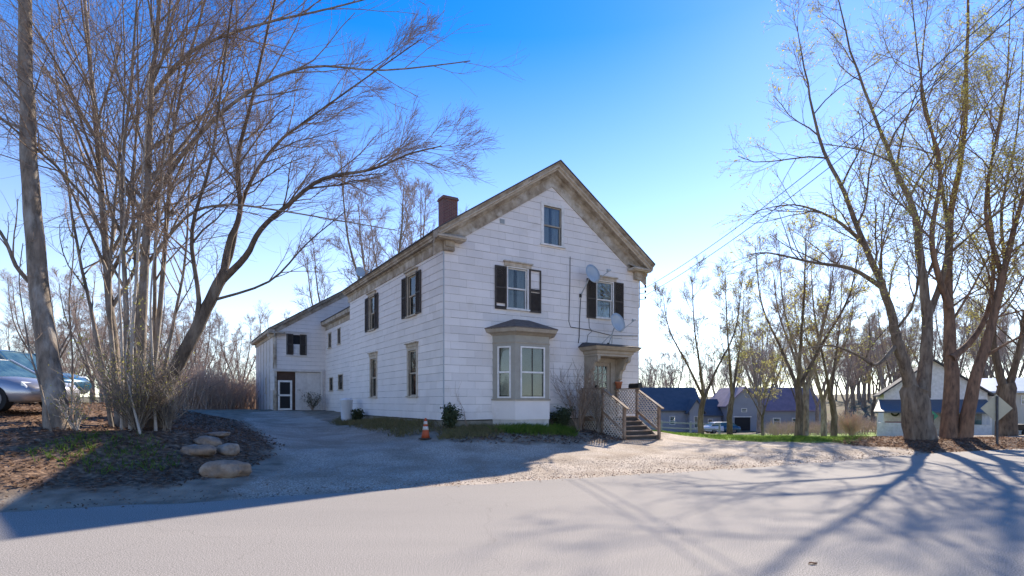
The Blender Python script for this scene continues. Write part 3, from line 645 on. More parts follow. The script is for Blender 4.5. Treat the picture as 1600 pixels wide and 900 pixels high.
st_ = P(FW + .12, -.24, 6.4)
for k, (dz, lb) in enumerate(((0, 'upper of the two service wires running from the gable corner'), (-.3, 'lower of the two service wires running from the gable corner'))):
    e_ = POLE + Vector((.0 + .4 * k, 0, 10.75)); s_ = st_ + Vector((0, 0, dz)); b = MB(); b.tube([s_.lerp(e_, f) - Vector((0, 0, 4 * .7 * f * (1 - f))) for f in [i / 30 for i in range(31)]], .010, 5); tag(b.build('power_line', 'cable'), lb, 'wire')

# rear wing
RW = .9
wm = smap(RW)
whol = [(19.35, 20.05, 5.18, 6.1), (17.05, 17.65, 5.22, 6.14), (18.9, 19.75, 2.4, 3.2), (16.45, 17.5, 2.42, 3.3)]
wall(WING, 'wing_wall', wm, SL + .001, 20.99, ZB, 6.42, whol, quota=[0])
for h in whol: window(WING, wm, *h[:2], *h[2:], casing='cream', cw=.06, curtain=None, sash='shutter')
b = MB(); b.sweep([[(RW - d, y, z) for d, z in ((0, 6.4), (.04, 6.4), (.05, 6.66), (.28, 6.72), (.3, 6.92), (0, 6.92))] for y in (SL + .01, 20.98)]); b.build('wing_eave', 'weather', WING)
b = MB(); b.sweep([[(RW - .33, y, 6.93), (RW - .33, y, 6.98), (5, y, 9.2), (8.5, y, 6.98), (8.5, y, 6.93), (5, y, 9.1)] for y in (SL + .31, 20.97)]); b.build('wing_roof', 'roof', WING)
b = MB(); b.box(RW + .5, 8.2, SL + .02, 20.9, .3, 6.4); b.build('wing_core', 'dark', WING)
b = MB(); b.box(RW + .02, RW + .3, SL + .01, 20.98, .5, ZB - .001); b.build('foundation', 'concrete', WING)
# barn
BX0, BX1, BS = -2.29, 9.3, 21.0
bmf = lambda a, d, z: (a, BS - d, z)
pk = (BX0 + BX1) / 2; brz = lambda x: 6.3 + .62 * ((pk - BX0 + .4) - abs(x - pk))
bw = [(-1.5, -.36, 4.78, 6.02), (-2.14, .56, .9, 3.62)]
bp_ = [((.62, 1), 6.3 + .62 * (pk - BX0 + .4) - .35 + .62 * pk), ((-.62, 1), 6.3 + .62 * (pk - BX0 + .4) - .35 - .62 * pk)]
wall(BARN, 'barn_front_wall', bmf, BX0 + .16, BX1, ZB - .2, 10.2, bw, bp_, quota=[0])
b = MB(); b.box(BX0 + .02, BX0 + .159, BS - .05, BS + .1, .8, 6.3); b.build('corner_board', 'weather', BARN)
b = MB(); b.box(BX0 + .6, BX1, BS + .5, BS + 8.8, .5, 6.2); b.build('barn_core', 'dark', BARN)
for k in range(30):       # weathered upright boards
    y0 = BS + .1 + k * .3; b = MB(); b.box(BX0 - R.uniform(0, .015), BX0 + .05, y0 + .006, y0 + .294, .9 + R.uniform(0, .1), 6.25); b.build('wall_board', 'whitewash' if k % 5 else 'weather', BARN)
window(BARN, lambda a, d, z: (BX0 - d, a, z), 24.2, 24.6, 2.3, 3.3, casing='cream', cw=.06, curtain=None, sash='shutter')
b = MB()
for sg in (-1, 1):
    e = pk + sg * (pk - BX0 + .4); b.sweep([[(pk, y, brz(pk)), (e, y, brz(e)), (e, y, brz(e) - .06), (pk, y, brz(pk) - .07)] for y in (BS - .45, BS + 9.3)])
b.build('barn_roof', 'roof', BARN)
b = MB(); pf = [(0, .52), (.05, .52), (.05, .25), (.36, .2), (.43, .065), (0, .065)]
for sg in (-1, 1):
    e = pk + sg * (pk - BX0 + .39); rg = lambda x: [(x, BS - d, brz(x) - n) for d, n in pf]; b.sweep([rg(pk + sg * .001), rg(e)])
b.build('barn_rake', 'weather', BARN)
b = MB(); b.sweep([[(BX0 - d, y, z) for d, z in ((0, 5.85), (.05, 5.85), (.06, 6.05), (.34, 6.1), (.38, 6.22), (0, 6.25))] for y in (BS - .4, BS + 9.2)]); b.box(BX0 - .36, BX0 + .7, BS - .4, BS - .052, 6.02, 6.12); b.build('barn_eave', 'weather', BARN)
# barn openings
b = MB(); b.box(-2.4, .75, 0.02, .14, 3.64, 3.78, bmf); b.box(.56, .72, .02, .12, .95, 3.64, bmf); b.build('track_beam', 'whitewash', BARN)
b = MB(); b.box(-2.14, -1.02, -.12, -.04, .9, 3.62, bmf); b.build('door_recess', mat('brown_boards', (.09, .05, .035), (.06, .035, .025), 4), BARN)
b = MB(); d0, d1 = -2.06, -1.2
for q_ in ((d0, d0 + .12, 1.14, 3.06), (d1 - .12, d1, 1.14, 3.06), (d0 + .12, d1 - .12, 2.94, 3.06), (d0 + .12, d1 - .12, 1.14, 1.26), (d0 + .12, d1 - .12, 2.04, 2.16)): b.box(q_[0], q_[1], -.03, .03, q_[2], q_[3], bmf)
sd = b.build('screen_door', 'white', BARN)
for z0_, z1_ in ((1.26, 2.04), (2.16, 2.94)): b = MB(); b.box(d0 + .12, d1 - .12, -.01, 0, z0_, z1_, bmf); b.build('screen', 'dark', sd)
b = MB(); b.box(d0 + .03, d0 + .07, .03, .08, 2.06, 2.14, bmf); b.build('handle', 'black', sd)
for k in range(9):
    x0 = -1.0 + k * .173; b = MB(); b.box(x0, x0 + .168, -.03, .0 + R.uniform(0, .008), .95, 3.6, bmf); b.build('sliding_door_board', 'whitewash', BARN)
b = MB(); b.box(-1.58, -1.5, -.02, .06, 4.7, 6.1, bmf); b.box(-.36, -.28, -.02, .06, 4.7, 6.1, bmf); b.box(-1.58, -.28, -.02, .062, 6.1, 6.18, bmf); b.box(-1.66, -.2, 0, .1, 6.19, 6.24, bmf); b.box(-1.6, -.26, -.02, .08, 4.66, 4.7, bmf); lw = b.build('loft_window', 'whitewash', BARN)
b = MB(); b.box(-1.5, -.36, -.1, -.09, 4.78, 6.02, bmf); b.build('dark_opening', 'dark', lw); b = MB(); b.box(-1.1, -.72, -.085, -.06, 4.8, 5.42, bmf); b.build('white_panel', 'white', lw)
shutter(BARN, bmf, -1.56, -1.14, 4.72, 6.06); shutter(BARN, bmf, -.72, -.3, 4.72, 6.06)
b = MB(); b.box(-2.5, -2.27, .0, .1, 2.4, 3.7, bmf); b.build('painted_post', 'white', BARN)

# ------------------------------------------------------------------ small things round the house
def place(px, py, Y): return (px - 800) / FPX * Y, Y
cx, cy = place(665, 684, 17.4)
cone = empty('traffic_cone', on(cx, cy, .0), 'orange traffic cone with two white bands beside the driveway', 'cone')
b = MB(); b.box(-.19, .19, -.19, .19, 0.005, .035); b.build('base', 'black', cone)
pr = lambda z: .135 - .105 * z / .62
b = MB(); b.lathe([(pr(z), z + .036) for z in (0, .15, .3, .45, .62)] + [(.001, .656)], 18); b.build('body', 'orange', cone, True)
for z0_, z1_ in ((.25, .36), (.43, .52)):
    b = MB(); b.lathe([(pr(z0_) + .003, z0_ + .036), (pr(z1_) + .003, z1_ + .036), (pr(z1_) - .002, z1_ + .036), (pr(z0_) - .002, z0_ + .036)], 18); b.build('band', 'conewhite', cone, True)
x_, y_ = P(-.65, 9.8).xy
bn = empty('rubbish_bin', on(x_, y_), 'tall white round bin against the side wall of the farmhouse', 'bin')
b = MB(); b.lathe([(.22, 0), (.25, .1), (.29, .95), (.3, .96), (.3, 1.0), (.27, 1.0)], 22); b.build('barrel', 'binwhite', bn, True)
b = MB(); b.lathe([(.315, .985), (.315, 1.03), (.2, 1.09), (.001, 1.1)], 22); b.build('lid', 'binwhite', bn, True)
def boulder(px, py, Y, sx, sy, sz, label, seed, rz=0):
    r = random.Random(seed); bm = bmesh.new(); bmesh.ops.create_icosphere(bm, subdivisions=4, radius=1)
    ph = [(Vector((r.gauss(0, 1), r.gauss(0, 1), r.gauss(0, 1))), r.uniform(0, 6)) for _ in range(14)]
    for v in bm.verts:
        n = v.co.copy(); k = 1 + sum(math.sin(n.dot(d) * (1 + i * .35) + p) * .09 / (1 + i * .28) for i, (d, p) in enumerate(ph)) + .022 * math.sin(n.x * 17 + ph[0][1]) * math.sin(n.y * 15 + n.z * 9) + .012 * math.sin(n.x * 31 + n.z * 27) * math.sin(n.y * 29)
        p = n * k; p.z = math.copysign(abs(p.z) ** .8, p.z); v.co = Vector((p.x * sx, p.y * sy, p.z * sz))
    me = bpy.data.meshes.new('boulder'); bm.to_mesh(me); bm.free(); me.polygons.foreach_set('use_smooth', [True] * len(me.polygons)); me.materials.append(M['rock'])
    o = bpy.data.objects.new('boulder', me); COL.objects.link(o); x, y = place(px, py, Y); o.scale.z = .82; o.location = on(x, y, sz * .36); o.rotation_euler = (r.uniform(-.1, .1), r.uniform(-.1, .1), rz); tag(o, label, 'rock')
boulder(354, 735, 11.2, .5, .33, .27, 'largest rounded tan boulder at the edge of the driveway', 1)
boulder(309, 704, 12.6, .36, .25, .17, 'grey pointed boulder behind the largest one by the bank', 2)
boulder(326, 694, 13.4, .42, .26, .17, 'long pinkish flat boulder at the top of the rock pile', 3, -.3)
boulder(356, 698, 13.2, .24, .26, .2, 'small greenish boulder at the driveway side of the pile', 4)
boulder(335, 684, 14.6, .4, .25, .1, 'thin flat slab of rock at the back of the pile', 5)
def scrub(name, label, cat, base, h, spread, n, m, seed, leaf=None, lvl=2, r0=.012):
    r = random.Random(seed); e = empty(name, base, label, cat); b = MB(); tips = []
    for k in range(n):
        a = r.uniform(0, 6.28); d = Vector((math.cos(a) * spread * r.random(), math.sin(a) * spread * r.random(), h * r.uniform(.55, 1)))
        p = [Vector((r.gauss(0, .05), r.gauss(0, .05), -.05))]
        for i in range(1, 6): p.append(d * (i / 5) + Vector((r.gauss(0, .03), r.gauss(0, .03), 0)) * i / 2)
        b.tube(p, [r0 * (1 - i * .16) for i in range(6)], 4, False)
        for j in range(lvl * 4):
            i = r.randint(1, 4); q_ = p[i].lerp(p[i + 1], r.random()); dd = (d.normalized() + Vector((r.gauss(0, .6), r.gauss(0, .6), r.gauss(.1, .3)))).normalized() * h * r.uniform(.12, .35)
            b.tube([q_, q_ + dd * .5 + Vector((r.gauss(0, .02), r.gauss(0, .02), .01)), q_ + dd], [r0 * .5, r0 * .4, r0 * .25], 3, False); tips += [q_ + dd, q_ + dd * .6]
    b.build('stems', m, e, recalc=False)
    if leaf:
        L = MB()
        for t in tips:
            for _ in range(leaf[1]):
                c = t + Vector((r.gauss(0, .05), r.gauss(0, .05), r.gauss(0, .05))); u = Vector((r.gauss(0, 1), r.gauss(0, 1), r.gauss(0, 1))).normalized(); v = u.orthogonal().normalized(); s = leaf[2] * r.uniform(.6, 1.3)
                L.poly([c - u * s, c + v * s * .5, c + u * s, c - v * s * .5], [(0, 1, 2, 3)])
        tag(L.build('foliage', leaf[0], e, recalc=False), kind='stuff')
    return e
def onP(t, s, dz=0): p = P(t, s); return on(p.x, p.y, dz)
scrub('bare_shrub', 'wide bare reddish shrub between bay window and front door', 'shrub', onP(5.15, -.75), 2.4, 1.2, 30, 'twig', 11, lvl=3, r0=.014)
scrub('bare_shrub', 'taller bare tan shrub beside the porch deck', 'shrub', onP(5.65, -1.25), 2.2, .6, 13, 'barkgrey', 12, lvl=3, r0=.016)
scrub('evergreen_shrub', 'dark green shrub at the front left corner of the farmhouse', 'shrub', onP(.1, -.3), .75, .2, 22, 'shrubdark', 13, ('shrubdark', 5, .05))
scrub('evergreen_shrub', 'dark leafy shrub tucked beside the right of the bay window', 'shrub', onP(4.55, -.5), .7, .35, 22, 'shrubdark', 14, ('shrubdark', 5, .05))
scrub('evergreen_shrub', 'low dark shrub beside the white bin', 'shrub', onP(-.45, 8.7), .6, .25, 16, 'shrubdark', 15, ('shrubdark', 4, .05))
scrub('bare_shrub', 'bare shrub in front of the white sliding barn door', 'shrub', onP(-.1, 20.2), 1.1, .9, 22, 'twig', 16, ('shrubdark', 1, .05))
scrub('dead_stalks', 'tall thin dead stalks at the farmhouse corner', 'plant', onP(.75, -.3), 1.75, .45, 4, 'twig', 17, lvl=0, r0=.009)

# ------------------------------------------------------------------ trees
class Tree:
    def __init__(s, seed): s.r = random.Random(seed); s.trunk = MB(); s.tw = MB(); s.tips = []
    def chain(s, p, d, L, n, wig, up):
        pts = [p.copy()]; d = d.normalized()
        for i in range(n):
            d = (d + Vector((s.r.gauss(0, wig), s.r.gauss(0, wig), s.r.gauss(0, wig) + up))).normalized(); p = p + d * L / n; pts.append(p)
        return pts
    def put(s, pts, r0, r1):
        n = len(pts) - 1; rad = [r0 + (r1 - r0) * (i / n) ** .65 for i in range(n + 1)]
        sides = 10 if r0 > .12 else 6 if r0 > .035 else 4 if r0 > .012 else 3
        (s.trunk if r0 > .022 else s.tw).tube(pts, rad, sides, False); return rad
    def kids(s, pts, rad, L, lv, P_):
        if lv >= len(P_['n']):
            s.tips.append(pts[-1]); s.tips.append(pts[len(pts) // 2]); return
        n = P_['n'][lv]; m = len(pts) - 1
        for k in range(n):
            f = P_['from'] + (1 - P_['from']) * (k + s.r.random()) / n; f = min(f, .98); i = int(f * m); fr = f * m - i
            p = pts[i].lerp(pts[i + 1], fr); t = (pts[i + 1] - pts[i]).normalized(); r_ = rad[i] + (rad[i + 1] - rad[i]) * fr
            az = s.r.uniform(0, 6.283); o = t.orthogonal().normalized(); o = Matrix.Rotation(az, 3, t) @ o
            o = (o + P_.get('bias', Vector((0, 0, 0)))).normalized()
            an = math.radians(s.r.uniform(*P_['ang'])); d = t * math.cos(an) + o * math.sin(an)
            l = L * P_['len'] * (1.2 - .6 * f) * s.r.uniform(.6, 1.25)
            l = max(l, P_.get('min', .25)); rr = max(min(r_ * .6, l * .0125 + .002), P_['rmin'])
            c = s.chain(p, d, l, 5 if lv < 2 else 3, P_['wig'], P_['up']); rd = s.put(c, rr, max(rr * .35, P_['rmin'] * .7)); s.kids(c, rd, l, lv + 1, P_)
    def limb(s, pts, r0, r1, P_, lv=0, Lk=None):
        # smooth a polyline
        q_ = []
        n = len(pts)
        for i in range(n - 1):
            a, b, c, d = pts[max(i - 1, 0)], pts[i], pts[i + 1], pts[min(i + 2, n - 1)]
            for k in range(4):
                t = k / 4; q_.append(.5 * ((2 * b) + (c - a) * t + (2 * a - 5 * b + 4 * c - d) * t * t + (3 * b - a - 3 * c + d) * t ** 3))
        q_.append(pts[-1]); q_ = [p + Vector((s.r.gauss(0, r0 * .05), s.r.gauss(0, r0 * .05), 0)) * (0 if i == 0 else 1) for i, p in enumerate(q_)]
        L = sum((q_[i + 1] - q_[i]).length for i in range(len(q_) - 1)); rad = s.put(q_, r0, r1); s.kids(q_, rad, Lk or L * .6, lv, P_); return q_
    def finish(s, name, base, label, bark, twig, bud=None, nb=2, bs=.05, group=None, cat='tree'):
        e = empty(name, base, label, cat, 0, group); B = Vector(base)
        for mb, nm, mt in ((s.trunk, 'trunk', bark), (s.tw, 'crown', twig)):
            if not mb.v: continue
            mb.v = [(x - B.x, y - B.y, z - B.z) for x, y, z in mb.v]; mb.build(nm, mt, e, smooth=(nm == 'trunk'), recalc=False)
        if bud:
            L = MB(); r = s.r
            for t in s.tips:
                if r.random() > nb: continue
                for _ in range(r.randint(2, 4)):
                    c = t - B + Vector((r.gauss(0, .07), r.gauss(0, .07), r.gauss(0, .06))); u = Vector((r.gauss(0, 1), r.gauss(0, 1), r.gauss(0, 1))).normalized(); v = u.orthogonal().normalized(); q_ = bs * r.uniform(.5, 1.3)
                    L.poly([c - u * q_, c + v * q_ * .6, c + u * q_, c - v * q_ * .6], [(0, 1, 2, 3)])
            tag(L.build('buds', bud, e, recalc=False), kind='stuff')
        return e
def poly(px, Y, dY=0):
    n = len(px); return [W(a, b_, Y + dY * i / (n - 1)) for i, (a, b_) in enumerate(px)]
def sink(p): return Vector((p.x, p.y, gz(p.x, p.y) - .15))
BARE = dict(n=[24, 12, 7], ang=(22, 55), len=.58, wig=.12, up=.035, rmin=.0032, **{'from': .3})
# left: smooth grey trunk
t = Tree(21); pts = poly([(92, 672), (76, 560), (58, 420), (45, 250), (40, 120), (40, -60), (46, -330)], 12.6, .6); pts[0] = sink(pts[0]); base = pts[0]
t.limb(pts, .27, .1, dict(BARE, n=[8, 8, 5], len=.3, **{'from': .45}))
t.limb(poly([(46, 440), (25, 415), (0, 362), (-60, 300), (-130, 220)], 12.9, -1), .06, .015, BARE, 1)
t.limb(poly([(42, 205), (20, 195), (-30, 170), (-120, 120)], 12.9, 1), .05, .012, BARE, 1)
t.finish('grey_tree', base, 'smooth grey tree trunk standing alone beside the parked cars', 'barkgrey', 'twig')
# left clump
t = Tree(22); base = sink(W(200, 662, 14.2))
def stem(px, Y, dY, r0, r1, P_=BARE, **k):
    pts = poly(px, Y, dY); pts[0] = sink(pts[0]); t.limb(pts, r0, r1, P_, **k)
stem([(188, 662), (180, 560), (166, 400), (150, 200), (132, 0), (118, -180)], 14.3, 1, .16, .02)
stem([(214, 662), (222, 500), (229, 350), (236, 150), (250, 0), (262, -200)], 14.2, -.6, .17, .02)
stem([(200, 664), (198, 500), (190, 300), (205, 120), (222, -80)], 13.9, -.5, .09, .015)
stem([(230, 664), (250, 480), (262, 330), (275, 180), (320, 0), (350, -120)], 14.5, .6, .09, .015)
for q0, (px_, r_) in enumerate((([(176, 664), (150, 520), (120, 380), (95, 200), (80, 20)], .07), ([(196, 664), (172, 500), (178, 330), (195, 150), (190, -60)], .075), ([(222, 664), (240, 520), (243, 380), (258, 220), (290, 60), (300, -80)], .075), ([(236, 664), (268, 520), (290, 400), (300, 260), (340, 120)], .06), ([(208, 664), (214, 480), (208, 300), (216, 140), (212, -60)], .08))):
    stem(px_, 14.0 + .25 * (q0 % 3), .5 - .4 * (q0 % 2), r_, .01, dict(BARE, n=[18, 9, 6]), Lk=4)
RB = dict(BARE, bias=Vector((.5, 0, .1)))
t.limb(poly([(228, 330), (290, 235), (380, 150), (480, 105), (600, 110), (735, 95)], 14.2, -1.2), .07, .012, RB, 1, 4.2)
t.limb(poly([(236, 150), (300, 80), (400, 40), (520, 12), (640, -20)], 14.2, -1), .06, .012, RB, 1, 4)
t.limb(poly([(225, 420), (290, 340), (350, 320), (430, 328), (515, 342), (620, 360)], 14.2, -1.5), .05, .01, RB, 1, 3.2)
t.limb(poly([(170, 430), (130, 340), (90, 260), (20, 190), (-60, 120)], 14.5, .8), .05, .012, BARE, 1, 3.5)
t.limb(poly([(160, 300), (110, 180), (60, 90), (-20, 10)], 14.6, 1), .05, .012, BARE, 1, 3.5)
t.finish('clump_tree', base, 'tall bare tree of several upright stems on the leafy bank', 'barkgrey', 'twig')
# leaning tree
t = Tree(23); base = sink(W(238, 660, 13.8))
stem([(238, 660), (262, 600), (300, 530), (328, 471), (352, 425)], 13.8, .2, .2, .13, dict(BARE, n=[4, 5, 4]))
t.limb(poly([(345, 440), (384, 401), (407, 359), (454, 317), (505, 279), (580, 265), (636, 242), (690, 228)], 14, -1.5), .10, .012, RB, 0, 3.2)
t.limb(poly([(350, 428), (358, 380), (375, 331), (372, 247), (395, 150), (420, 40), (450, -80)], 14, .8), .11, .02, BARE, 0, 3.6)
t.limb(poly([(335, 460), (360, 400), (384, 300), (430, 228), (477, 190), (560, 130), (660, 60)], 14, 1.2), .08, .012, RB, 0, 3)
t.limb(poly([(300, 530), (310, 470), (300, 360), (330, 250), (350, 100), (370, -60)], 13.9, -.6), .08, .015, BARE, 0, 3.2)
t.limb(poly([(330, 470), (420, 440), (480, 380), (540, 330)], 14, -1), .04, .01, RB, 1, 2.2)
t.finish('leaning_tree', base, 'dark tree leaning over the driveway with long arching limbs', 'barkdark', 'twig')
# pale saplings
SP = dict(n=[9, 5], ang=(25, 60), len=.22, wig=.1, up=.1, rmin=.004, **{'from': .25})
sap_l = ['pale slender sapling leaning left within the tree clump', 'pale slender sapling rising straight in front of the clump', 'pale sapling rooted nearest the leaning tree', 'thin dark sapling between grey trunk and clump', 'thin crooked sapling left of the grey trunk', 'short pale sapling at the front of the bank']
for k, (px, Y, r0, bk) in enumerate([([(190, 650), (191, 560), (186, 430), (196, 300), (180, 150)], 13.3, .045, 'barkpale'), ([(204, 655), (206, 540), (214, 420), (222, 300), (232, 130), (240, 0)], 13.2, .06, 'barkpale'),
        ([(244, 655), (238, 560), (236, 450), (250, 330), (262, 180)], 13.4, .045, 'barkpale'), ([(112, 640), (113, 560), (108, 470), (115, 380), (100, 250)], 13.8, .03, 'twig'), ([(82, 655), (62, 600), (48, 555), (40, 510), (30, 440), (36, 380)], 12.2, .03, 'barkgrey'), ([(222, 668), (205, 620), (196, 560), (205, 480), (200, 400)], 12.9, .035, 'barkpale')]):
    t = Tree(40 + k); pts = poly(px, Y); pts[0] = sink(pts[0]); t.limb(pts, r0, .008, SP, 0, 2.2); t.finish('sapling', pts[0], sap_l[k], bk, 'twig', 'budgreen' if k in (3, 5) else None, .5, .03)
scrub('thicket', 'tangle of bare suckers around the base of the clump', 'shrub', on(*W(215, 665, 13.2).xy), 2.0, 1.4, 60, 'barkgrey', 51, ('budgreen', 1, .022), lvl=3)
scrub('thicket', 'low thicket of thin stems beside the leaning tree', 'shrub', on(*W(262, 660, 13.6).xy), 1.6, 1.0, 40, 'barkgrey', 52, lvl=3)
scrub('thicket', 'spindly bare brush around the foot of the grey trunk', 'shrub', on(*W(120, 660, 12.6).xy), 1.1, .7, 14, 'barkpale', 53, ('budgreen', 1, .025), lvl=2)
# right maples
MAP = dict(n=[18, 10, 7], ang=(25, 58), len=.56, wig=.14, up=.04, rmin=.005, **{'from': .25})
t = Tree(31); base = sink(W(1438, 690, 21.8))
stem([(1442, 694), (1432, 650), (1432, 605)], 21.8, 0, .6, .45, dict(MAP, n=[]))
t.limb(poly([(1430, 620), (1415, 575), (1400, 530), (1393, 490), (1375, 440), (1350, 380), (1318, 300), (1280, 215), (1262, 130), (1245, 40)], 21.8, -1), .28, .012, MAP, 0, 6.5)
t.limb(poly([(1440, 620), (1447, 560), (1448, 500), (1440, 420), (1430, 340), (1400, 265), (1370, 190), (1330, 80), (1300, -40)], 21.8, 1), .3, .012, MAP, 0, 6.5)
t.limb(poly([(1400, 540), (1370, 570), (1340, 555), (1300, 540), (1260, 545)], 21.6, -1.5), .10, .015, MAP, 1, 4)
t.limb(poly([(1380, 450), (1330, 420), (1270, 410), (1200, 395), (1165, 400)], 21.4, -1.5), .11, .01, MAP, 1, 4.5)
t.limb(poly([(1350, 380), (1300, 340), (1240, 320), (1180, 330)], 21.4, 1.5), .10, .01, MAP, 1, 4.5)
t.limb(poly([(1448, 500), (1480, 400), (1470, 280), (1440, 130), (1420, -40)], 22.3, 1.5), .15, .012, MAP, 0, 6)
t.finish('maple_tree', base, 'large two stemmed maple in yellow bud at the road edge', 'barkbrown', 'twig', 'bud', .65, .05)
t = Tree(32); base = sink(W(1488, 692, 22.4))
stem([(1484, 694), (1486, 600), (1483, 520), (1481, 440), (1487, 330), (1508, 200), (1514, 0), (1520, -150)], 22.4, 1, .36, .015, MAP, Lk=6.5)
stem([(1505, 694), (1522, 600), (1546, 520), (1566, 430), (1592, 330), (1622, 230), (1650, 100)], 22.2, -1, .3, .015, MAP, Lk=6.5)
t.limb(poly([(1486, 560), (1520, 530), (1545, 480), (1552, 400), (1545, 280), (1570, 150), (1580, 0)], 22.4, 1.5), .16, .012, MAP, 0, 6)
t.limb(poly([(1483, 480), (1455, 380), (1470, 260), (1440, 150), (1450, 0)], 22.4, -1.5), .15, .012, MAP, 0, 6)
t.limb(poly([(1566, 430), (1540, 330), (1560, 200), (1590, 60)], 22, -1), .12, .012, MAP, 0, 5)
t.finish('maple_tree', base, 'maple with reddish flaking bark and three stems beside the two stemmed one', 'barkred', 'twig', 'bud', .65, .05)
t = Tree(33); base = sink(W(1572, 688, 27))
stem([(1572, 690), (1572, 640), (1572, 600)], 27, 0, .48, .38, dict(MAP, n=[]))
t.limb(poly([(1570, 610), (1556, 560), (1552, 510), (1570, 430), (1565, 330), (1590, 200), (1600, 50)], 27, 1), .22, .015, MAP, 0, 6)
t.limb(poly([(1574, 610), (1590, 560), (1600, 500), (1620, 400), (1640, 280)], 27, -1), .22, .015, MAP, 0, 6)
t.finish('maple_tree', base, 'forked maple behind the diamond road sign', 'barkdark', 'twig', 'bud', .4, .052)
# generic trees, mesh shared between copies
def generic(seed, h, m1, m2, bud, nb, fork=3, spread=.45, n=(14, 10, 7)):
    t = Tree(seed); PP = dict(n=list(n), ang=(20, 52), len=.55, wig=.12, up=.05, rmin=.007, **{'from': .25})
    tr = [Vector((0, 0, -.3)), Vector((t.r.gauss(0, .1), t.r.gauss(0, .1), h * .12)), Vector((t.r.gauss(0, .15), t.r.gauss(0, .15), h * .25))]
    t.limb(tr, h * .021, h * .016, dict(PP, n=[]))
    for k in range(fork):
        a = k * 6.283 / fork + t.r.uniform(-.4, .4); c = Vector((math.cos(a), math.sin(a), 0)) * spread * h
        t.limb([tr[-1] + Vector((0, 0, -.1)), tr[-1] + c * .22 + Vector((0, 0, h * .2)), tr[-1] + c * .5 + Vector((0, 0, h * .45)), tr[-1] + c * .6 + Vector((0, 0, h * .75 * t.r.uniform(.85, 1.05)))], h * .012, h * .0015, PP, 0, h * .3)
    return t.finish('tree', (0, 0, 0), 'x', m1, m2, bud, nb, .045)
GA = generic(61, 10, 'barkdark', 'twig', 'bud', .13)
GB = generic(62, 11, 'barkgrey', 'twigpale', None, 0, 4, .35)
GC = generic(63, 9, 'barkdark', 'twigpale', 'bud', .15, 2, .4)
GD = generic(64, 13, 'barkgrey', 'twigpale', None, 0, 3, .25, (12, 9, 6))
protos = {'A': GA, 'B': GB, 'C': GC, 'D': GD}; hts = {'A': 10, 'B': 11, 'C': 9, 'D': 13}; first = dict.fromkeys(protos, True)
def inst(k, px, Y, h, rz, label, name='bare_tree', group=None, x=None):
    o = protos[k] if first[k] else copy_tree(protos[k]); first[k] = False
    x = (px - 800) / FPX * Y if x is None else x
    o.location = on(x, Y); o.rotation_euler = (0, 0, rz); s = h / hts[k]; o.scale = (s, s, s); o.name = name; tag(o, label, 'tree', group)
    return o
inst('A', 1097, 36, 10, .3, 'budding tree behind the lawn nearest the porch steps', 'budding_tree')
inst('C', 1141, 39, 11, 1.1, 'forked budding tree in front of the grey gabled barn', 'budding_tree')
inst('A', 1246, 29, 10.5, 2.1, 'slim tree at the right end of the bright lawn', 'budding_tree')
inst('B', 1257, 29.6, 10, .4, 'grey twin trunk beside the slim tree at the lawn end', 'budding_tree')
inst('C', 1302, 31, 9.5, 4, 'crooked low budding tree between lawn and white house', 'budding_tree')
inst('B', 1288, 33, 9, 2, 'dark leaning tree just behind the crooked low one', 'budding_tree')
inst('A', 1192, 44, 6, 5, 'small young tree in front of the purple roof', 'budding_tree')
inst('B', 600, 52, 23, .8, 'large bare tree rising behind the farmhouse roof', 'bare_tree')
inst('B', 650, 58, 22, 1.8, 'bare tree just left of the brick chimney', 'bare_tree')
inst('B', 530, 60, 19, 2.8, 'bare tree above the rear wing roof', 'bare_tree')
inst('D', 425, 62, 13, .2, 'faint bare tree beyond the barn roof', 'bare_tree')
rr = random.Random(5)
for k in range(60):
    px = rr.uniform(1180, 1760); Y = rr.uniform(62, 130); inst(rr.choice('BBDC'), px, Y, rr.uniform(11, 17), rr.uniform(0, 6), 'bare tree in the hazy wood behind the white house', 'woodland_tree', 'trees in the wood behind the white house')
for k in range(40):
    px = rr.uniform(-150, 420); Y = rr.uniform(45, 100); inst(rr.choice('BBDD'), px, Y, rr.uniform(8, 14), rr.uniform(0, 6), 'bare tree in the distant wood beyond the left bank', 'woodland_tree', 'trees in the distant wood on the left')
for k in range(45):
    px = rr.uniform(985, 1420); Y = rr.uniform(95, 140); inst(rr.choice('BD'), px, Y, rr.uniform(9, 13), rr.uniform(0, 6), 'bare tree in the far distance beyond the grey barns', 'woodland_tree', 'distant trees behind the grey barns')
# brush masses
def brushmass(name, label, spots, hh, m, seed):
    r = random.Random(seed); b = MB()
    for x, y in spots:
        z = gz(x, y)
        for k in range(9):
            p = Vector((x + r.gauss(0, .5), y + r.gauss(0, .5), z - .1)); d = Vector((r.gauss(0, .28), r.gauss(0, .28), 1)).normalized(); h = hh * r.uniform(.5, 1.15)
            q1 = p + d * h * .5; q2 = p + d * h + Vector((r.gauss(0, .2), r.gauss(0, .2), 0)); b.tube([p, q1, q2], [.022, .016, .006], 3, False)
            for j in range(5):
                s_ = p.lerp(q2, r.uniform(.3, .9)); b.tube([s_, s_ + Vector((r.gauss(0, .3), r.gauss(0, .3), r.uniform(.1, .6)))], [.01, .005], 3, False)
    tag(b.build(name, m, recalc=False), label, 'brush', kind='stuff')
sp = []
for k in range(700): Y = rr.uniform(34, 60); sp.append(((rr.uniform(190, 415) - 800) / FPX * Y, Y))
brushmass('brush', 'dense tan brush beyond the end of the driveway', [p for p in sp if not (p[0] > -19.5 and p[1] < 47)], 3.4, 'brush', 3)
sp = []
for k in range(110): Y = rr.uniform(46, 70); sp.append(((rr.uniform(1190, 1390) - 800) / FPX * Y, Y))
brushmass('brush', 'brown brush between the grey barns and the white house', sp, 1.3, 'brush', 4)
